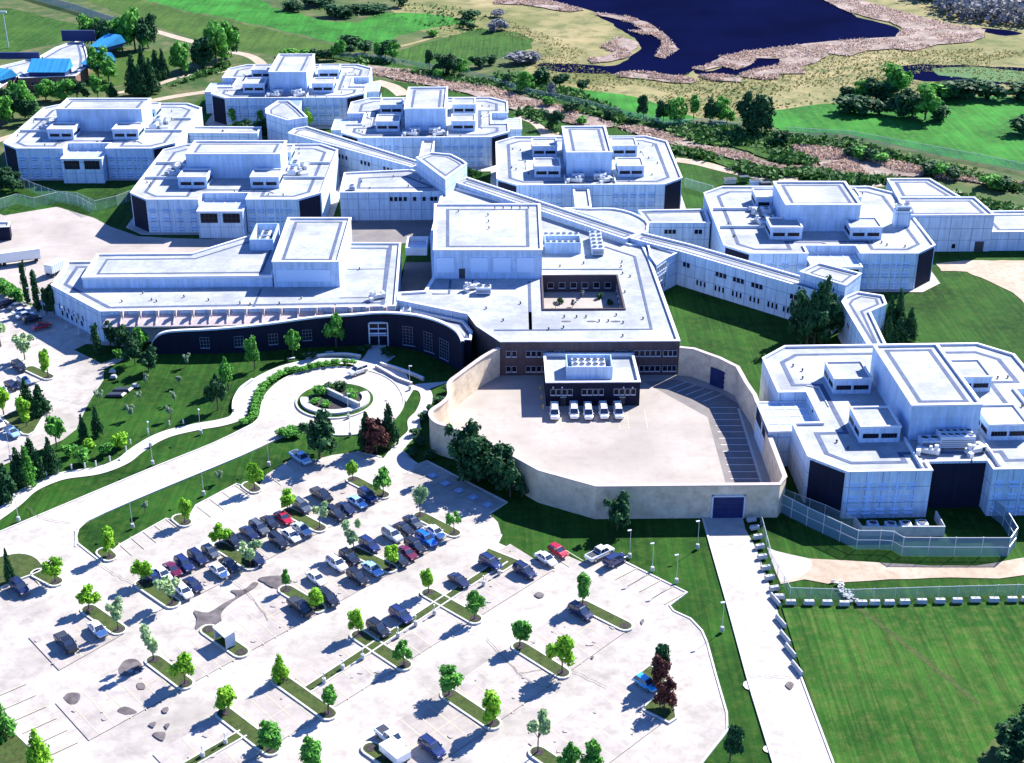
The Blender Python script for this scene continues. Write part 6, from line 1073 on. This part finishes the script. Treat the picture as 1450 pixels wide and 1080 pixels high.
HB = [('hydrant_body', MB().cyl(0, 0, 0, .8, .14, .12, 8).cyl(0, 0, .8, 1.0, .15, .05, 8).cyl(-.2, 0, .5, .62, .1).mesh('hydrant_body', M['yellow'])), ('cap', MB().cyl(0, 0, 1.0, 1.1, .06).mesh('cap', M['metal']))]
place('bollard', HB, [(6.6, 265.8), (6.4, 270.2), (6.2, 274.6)], 'of the three beside the guard building', 'bollard', 'yellow bollards beside the guard building', 'yellow post')
# benches, stones, sign at the entrance
BE = [('seat', MB().box(-.9, -.25, .4, .9, .25, .48).mesh('seat', M['conc'])), ('leg', MB().box(-.8, -.2, 0, -.65, .2, .4).mesh('leg', M['conc'])), ('leg', MB().box(.65, -.2, 0, .8, .2, .4).mesh('leg', M['conc']))]
place('bench', BE, lp([('B2', 225, 940), ('B2', 330, 915), ('B2', 420, 908)]), 'of the benches beside the entrance walkway', 'bench', 'benches beside the entrance walkway', 'pale concrete bench', rz=.3)
for i, (r, pts, lb) in enumerate((('C2', [(300, 30), (400, 18), (500, 15), (580, 25)], 'low pale retaining wall left of the entrance path'), ('C2', [(680, 62), (750, 82), (830, 110), (900, 140)], 'low pale retaining wall on the shaded lawn right of the entrance path'), ('C1', [(1190, 300), (1195, 250), (1230, 190), (1290, 145)], 'low curved retaining wall at the bend of the walkway'), ('C2', [(655, 75), (700, 100), (760, 135), (840, 165)], 'low brick edging wall along the curved plaza'))):
    q = smooth(Z(r, pts), 5); t = root('retaining_wall', lb, 'wall', *q[0]); band(MB(), q, .4, 0, .75).build('wall', M['conc' if i < 3 else 'pink'], t); band(MB(), q, .5, .75, .83).build('coping', M['coping'], t)
ST = MB().add([(-.8, -.5, 0), (.8, -.5, 0), (.7, .5, 0), (-.7, .5, 0), (-.5, -.3, .6), (.5, -.35, .5), (.4, .3, .7), (-.4, .3, .55)], [(4, 5, 6, 7), (0, 1, 5, 4), (1, 2, 6, 5), (2, 3, 7, 6), (3, 0, 4, 7)]).mesh('boulder', M['conc'])
for x, y, lb in ((575, 102, 'pale upper boulder on the lawn by the upper parking kerb'), (580, 130, 'pale lower boulder on the lawn by the upper parking kerb'), (690, 175, 'small pale boulder right of the dark pond stones')): q = Z('C1', [(x, y)])[0]; o = inst('boulder', ST, None, q[0], q[1], GZ); o['label'] = lb; o['category'] = 'boulder'
for x, y, lb in ((625, 192, 'upper dark slab stone lying on the entrance lawn'), (590, 218, 'lower dark slab stone lying on the entrance lawn')):
    q = Z('C1', [(x, y)])[0]; me = MB().add([(-2.2, -.9, 0), (1.8, -1.0, 0), (2.3, .8, 0), (-1.6, 1.0, 0), (-1.8, -.6, .3), (1.4, -.7, .4), (1.8, .5, .4), (-1.2, .7, .3)], [(4, 5, 6, 7), (0, 1, 5, 4), (1, 2, 6, 5), (2, 3, 7, 6), (3, 0, 4, 7)]).mesh('slab_stone', M['dark']); o = inst('slab_stone', me, None, q[0], q[1], GZ); o['label'] = lb; o['category'] = 'stone'
me = MB(); r = random.Random(5)
for i in range(60): x, y = r.uniform(-.8, .8), r.uniform(-3.4, 3.4); me.obox(x + y * .25, y * -1, r.random() * 3, r.uniform(.2, .5), r.uniform(.2, .4), 0, r.uniform(.1, .3))
q = Z('D4', [(528, 215)])[0]; o = inst('stone_riprap', me.mesh('stone_riprap', M['conc']), None, q[0], q[1], GZ); o['kind'] = 'stuff'
# ------------------------------------------------------------------ fences
def fence(name, label, pts, h, step=3.0, mat='chain', rail=True, group=None, tw=.05, mid=False):
    t = root(name, label, 'fence', pts[0][0], pts[0][1], 0, group); m = MB(); rl = MB(); pm = MB().cyl(0, 0, 0, h + .15, tw, n=6).mesh('post', M['metal'])
    tot = sum((Vector(b) - Vector(a)).length for a, b in zip(pts, pts[1:])); step = max(step, tot / 92)
    for a, b in zip(pts, pts[1:]):
        A, B = Vector(a), Vector(b); m.add([(*A, .05), (*B, .05), (*B, h), (*A, h)], [(0, 1, 2, 3)])
        rl.limb((*A, h), (*B, h), tw, tw, 5)
        if mid: rl.limb((*A, h * .5), (*B, h * .5), tw, tw, 5)
        L = (B - A).length; k = max(1, int(L / step))
        for i in range(k): q = A.lerp(B, i / k); inst('post', pm, t, q.x, q.y, 0)
    m.build('mesh_panel', M[mat], t, recalc=False); rl.build('top_rail', M['metal'], t); return t
fence('security_fence', 'tall blue-green screened double fence round the largest cell block', Z('C4', [(175, 800), (330, 880), (585, 1000), (700, 1000), (765, 1005), (815, 1035), (1080, 1037), (1355, 1037), (1392, 985), (1330, 880), (1275, 835)]), 3.9, 3.4, 'privacy', mid=True, tw=.08)
fence('security_fence', 'inner mesh fence between the tan wall and the largest cell block', Z('C4', [(190, 760), (420, 850), (560, 915)]), 3.2, 3.0, 'chain')
t = root('enclosure_wall', 'low concrete enclosure holding pale condenser units below the largest cell block', 'wall', 75, 214); q = Z('C4', [(570, 880), (610, 930), (1030, 930), (985, 850)]); band(MB(), q, .3, 0, 2.0).build('wall', M['conc'], t)
cu = Z('C4', [(665, 905), (757, 908), (832, 905), (915, 900)])
for i, (x, y) in enumerate(cu): t = root('condenser_unit', f"{'dark' if i in (0, 3) else 'pale'} condenser unit, {ordn(i, 4)} in the low enclosure", 'air conditioner', x, y, 0, 'condenser units in the low enclosure', z=GZ); OFF[t.name] = Vector((0, 0, 0)); inst('casing', UN['fan1'], t, 0, 0, 0, sc=(1.1, 1.1, 1.0)); inst('grille', MB().box(-.8, -.86, .5, .8, -.83, 1.1).mesh('grille', M['dark']), t, 0, 0, 0)
fence('fence', 'thin chain-link fence behind the row of concrete barrier blocks', Z('C3', [(1345, 830)]) + Z('C4', [(150, 1080)]) + Z('D4', [(215, 185), (245, 243), (560, 252), (1000, 238), (1500, 225), (1900, 210)]), 2.2, 3.2)
fence('fence', 'long pale perimeter fence crossing the rough ground below the bright field', Z('A4', [(1560, 905), (1200, 830), (830, 762), (560, 712), (220, 690)]), 3.0, 5)
fence('fence', 'tangled pale fence along the tree line before the marsh', Z('A3', [(1380, 690), (1240, 665), (1060, 640), (900, 650), (700, 610), (560, 570), (400, 530), (200, 490), (0, 430)]), 2.6, 5)
fence('fence', 'pale fence behind the farthest cell block and reed belt', Z('A2', [(1260, 425), (1100, 385), (880, 350), (700, 318), (500, 295), (330, 290)]), 2.6, 5)
fence('fence', 'grey chain-link fence round the lawn below the leftmost cell block', Z('A1', [(50, 925), (180, 985), (290, 1025), (400, 1035), (490, 1075), (600, 1050), (690, 1015)]), 3.2, 3, 'chain')
fence('fence', 'crumpled pale fence along the top of the service yard', Z('B1', [(-40, 180), (90, 140), (180, 160), (300, 130), (400, 150), (480, 195)]), 3.2, 3, 'chain')
fence('fence', 'bluish chain-link fence on the grass right of the lakeside cell block', Z('A3', [(970, 955), (1110, 995), (1120, 1010)]), 3.0, 2.5, 'chain')
t = fence('fence', 'long pale grey screened fence at the top left above the sports field', PX([(30, -6), (60, 3), (110, 17), (150, 31), (166, 36)]), 3.5, 5, 'privacy')
zz_ = Z('A3', [(1200, 940), (1270, 930), (1330, 950), (1380, 960)])
for i, (x, y) in enumerate(zz_): t = root('container', f"{['grey', 'green', 'pale blue', 'dark'][i]} junk container, {ordn(i, 4)} on the grass behind the square penthouse block", 'container', x, y, .2, 'containers on the grass', z=GZ); OFF[t.name] = Vector((0, 0, 0)); inst('box', MB().box(-1.6, -1, .15, 1.6, 1, 1.6).box(-1.7, -1.08, 1.5, 1.7, 1.08, 1.62).mesh('box', [M['privacy'] if 0 else M[('conc', 'scrub', 'vent', 'dark')[i]]]), t, 0, 0, 0); inst('lid', MB().box(-1.5, -.9, 1.62, 1.5, .9, 1.74).mesh('lid', M['dark']), t, 0, 0, 0)
SUN_EL, SUN_AZ = 38, 44
# ------------------------------------------------------------------ light, sky, camera
sc = bpy.context.scene
w = bpy.data.worlds.new("World"); sc.world = w; w.use_nodes = True; nt = w.node_tree
sky = nt.nodes.new('ShaderNodeTexSky'); sky.sky_type = 'NISHITA'; sky.sun_disc = False; sky.sun_elevation = R(SUN_EL); sky.sun_rotation = R(SUN_AZ)
tn = nt.nodes.new('ShaderNodeMixRGB'); tn.blend_type = 'MULTIPLY'; tn.inputs[0].default_value = 1; tn.inputs[2].default_value = (.78, .96, 1.36, 1); nt.links.new(sky.outputs[0], tn.inputs[1]); nt.links.new(tn.outputs[0], nt.nodes['Background'].inputs[0]); nt.nodes['Background'].inputs[1].default_value = .072
sky.air_density = 1.0; sky.dust_density = .0; sky.ozone_density = 8.0
sl = bpy.data.lights.new('sun', 'SUN'); sl.energy = 4.7; sl.angle = R(.5); sl.color = (1, .955, .875)
so = bpy.data.objects.new('sun', sl); sc.collection.objects.link(so)
d = Vector((-math.cos(R(SUN_EL)) * math.sin(R(SUN_AZ)), -math.cos(R(SUN_EL)) * math.cos(R(SUN_AZ)), -math.sin(R(SUN_EL)))); so.rotation_euler = d.to_track_quat('-Z', 'Y').to_euler()
cam = bpy.data.cameras.new('camera'); co = bpy.data.objects.new('camera', cam); sc.collection.objects.link(co); sc.camera = co
co.location = (0, 0, H); co.rotation_euler = (R(90) - TH, 0, 0); cam.sensor_width = 36; cam.lens = 36 * f / 1450; cam.clip_start = 1; cam.clip_end = 6000
sc.view_settings.view_transform = 'Standard'; sc.view_settings.look = 'None'; sc.view_settings.exposure = 1.5; sc.view_settings.gamma = 1
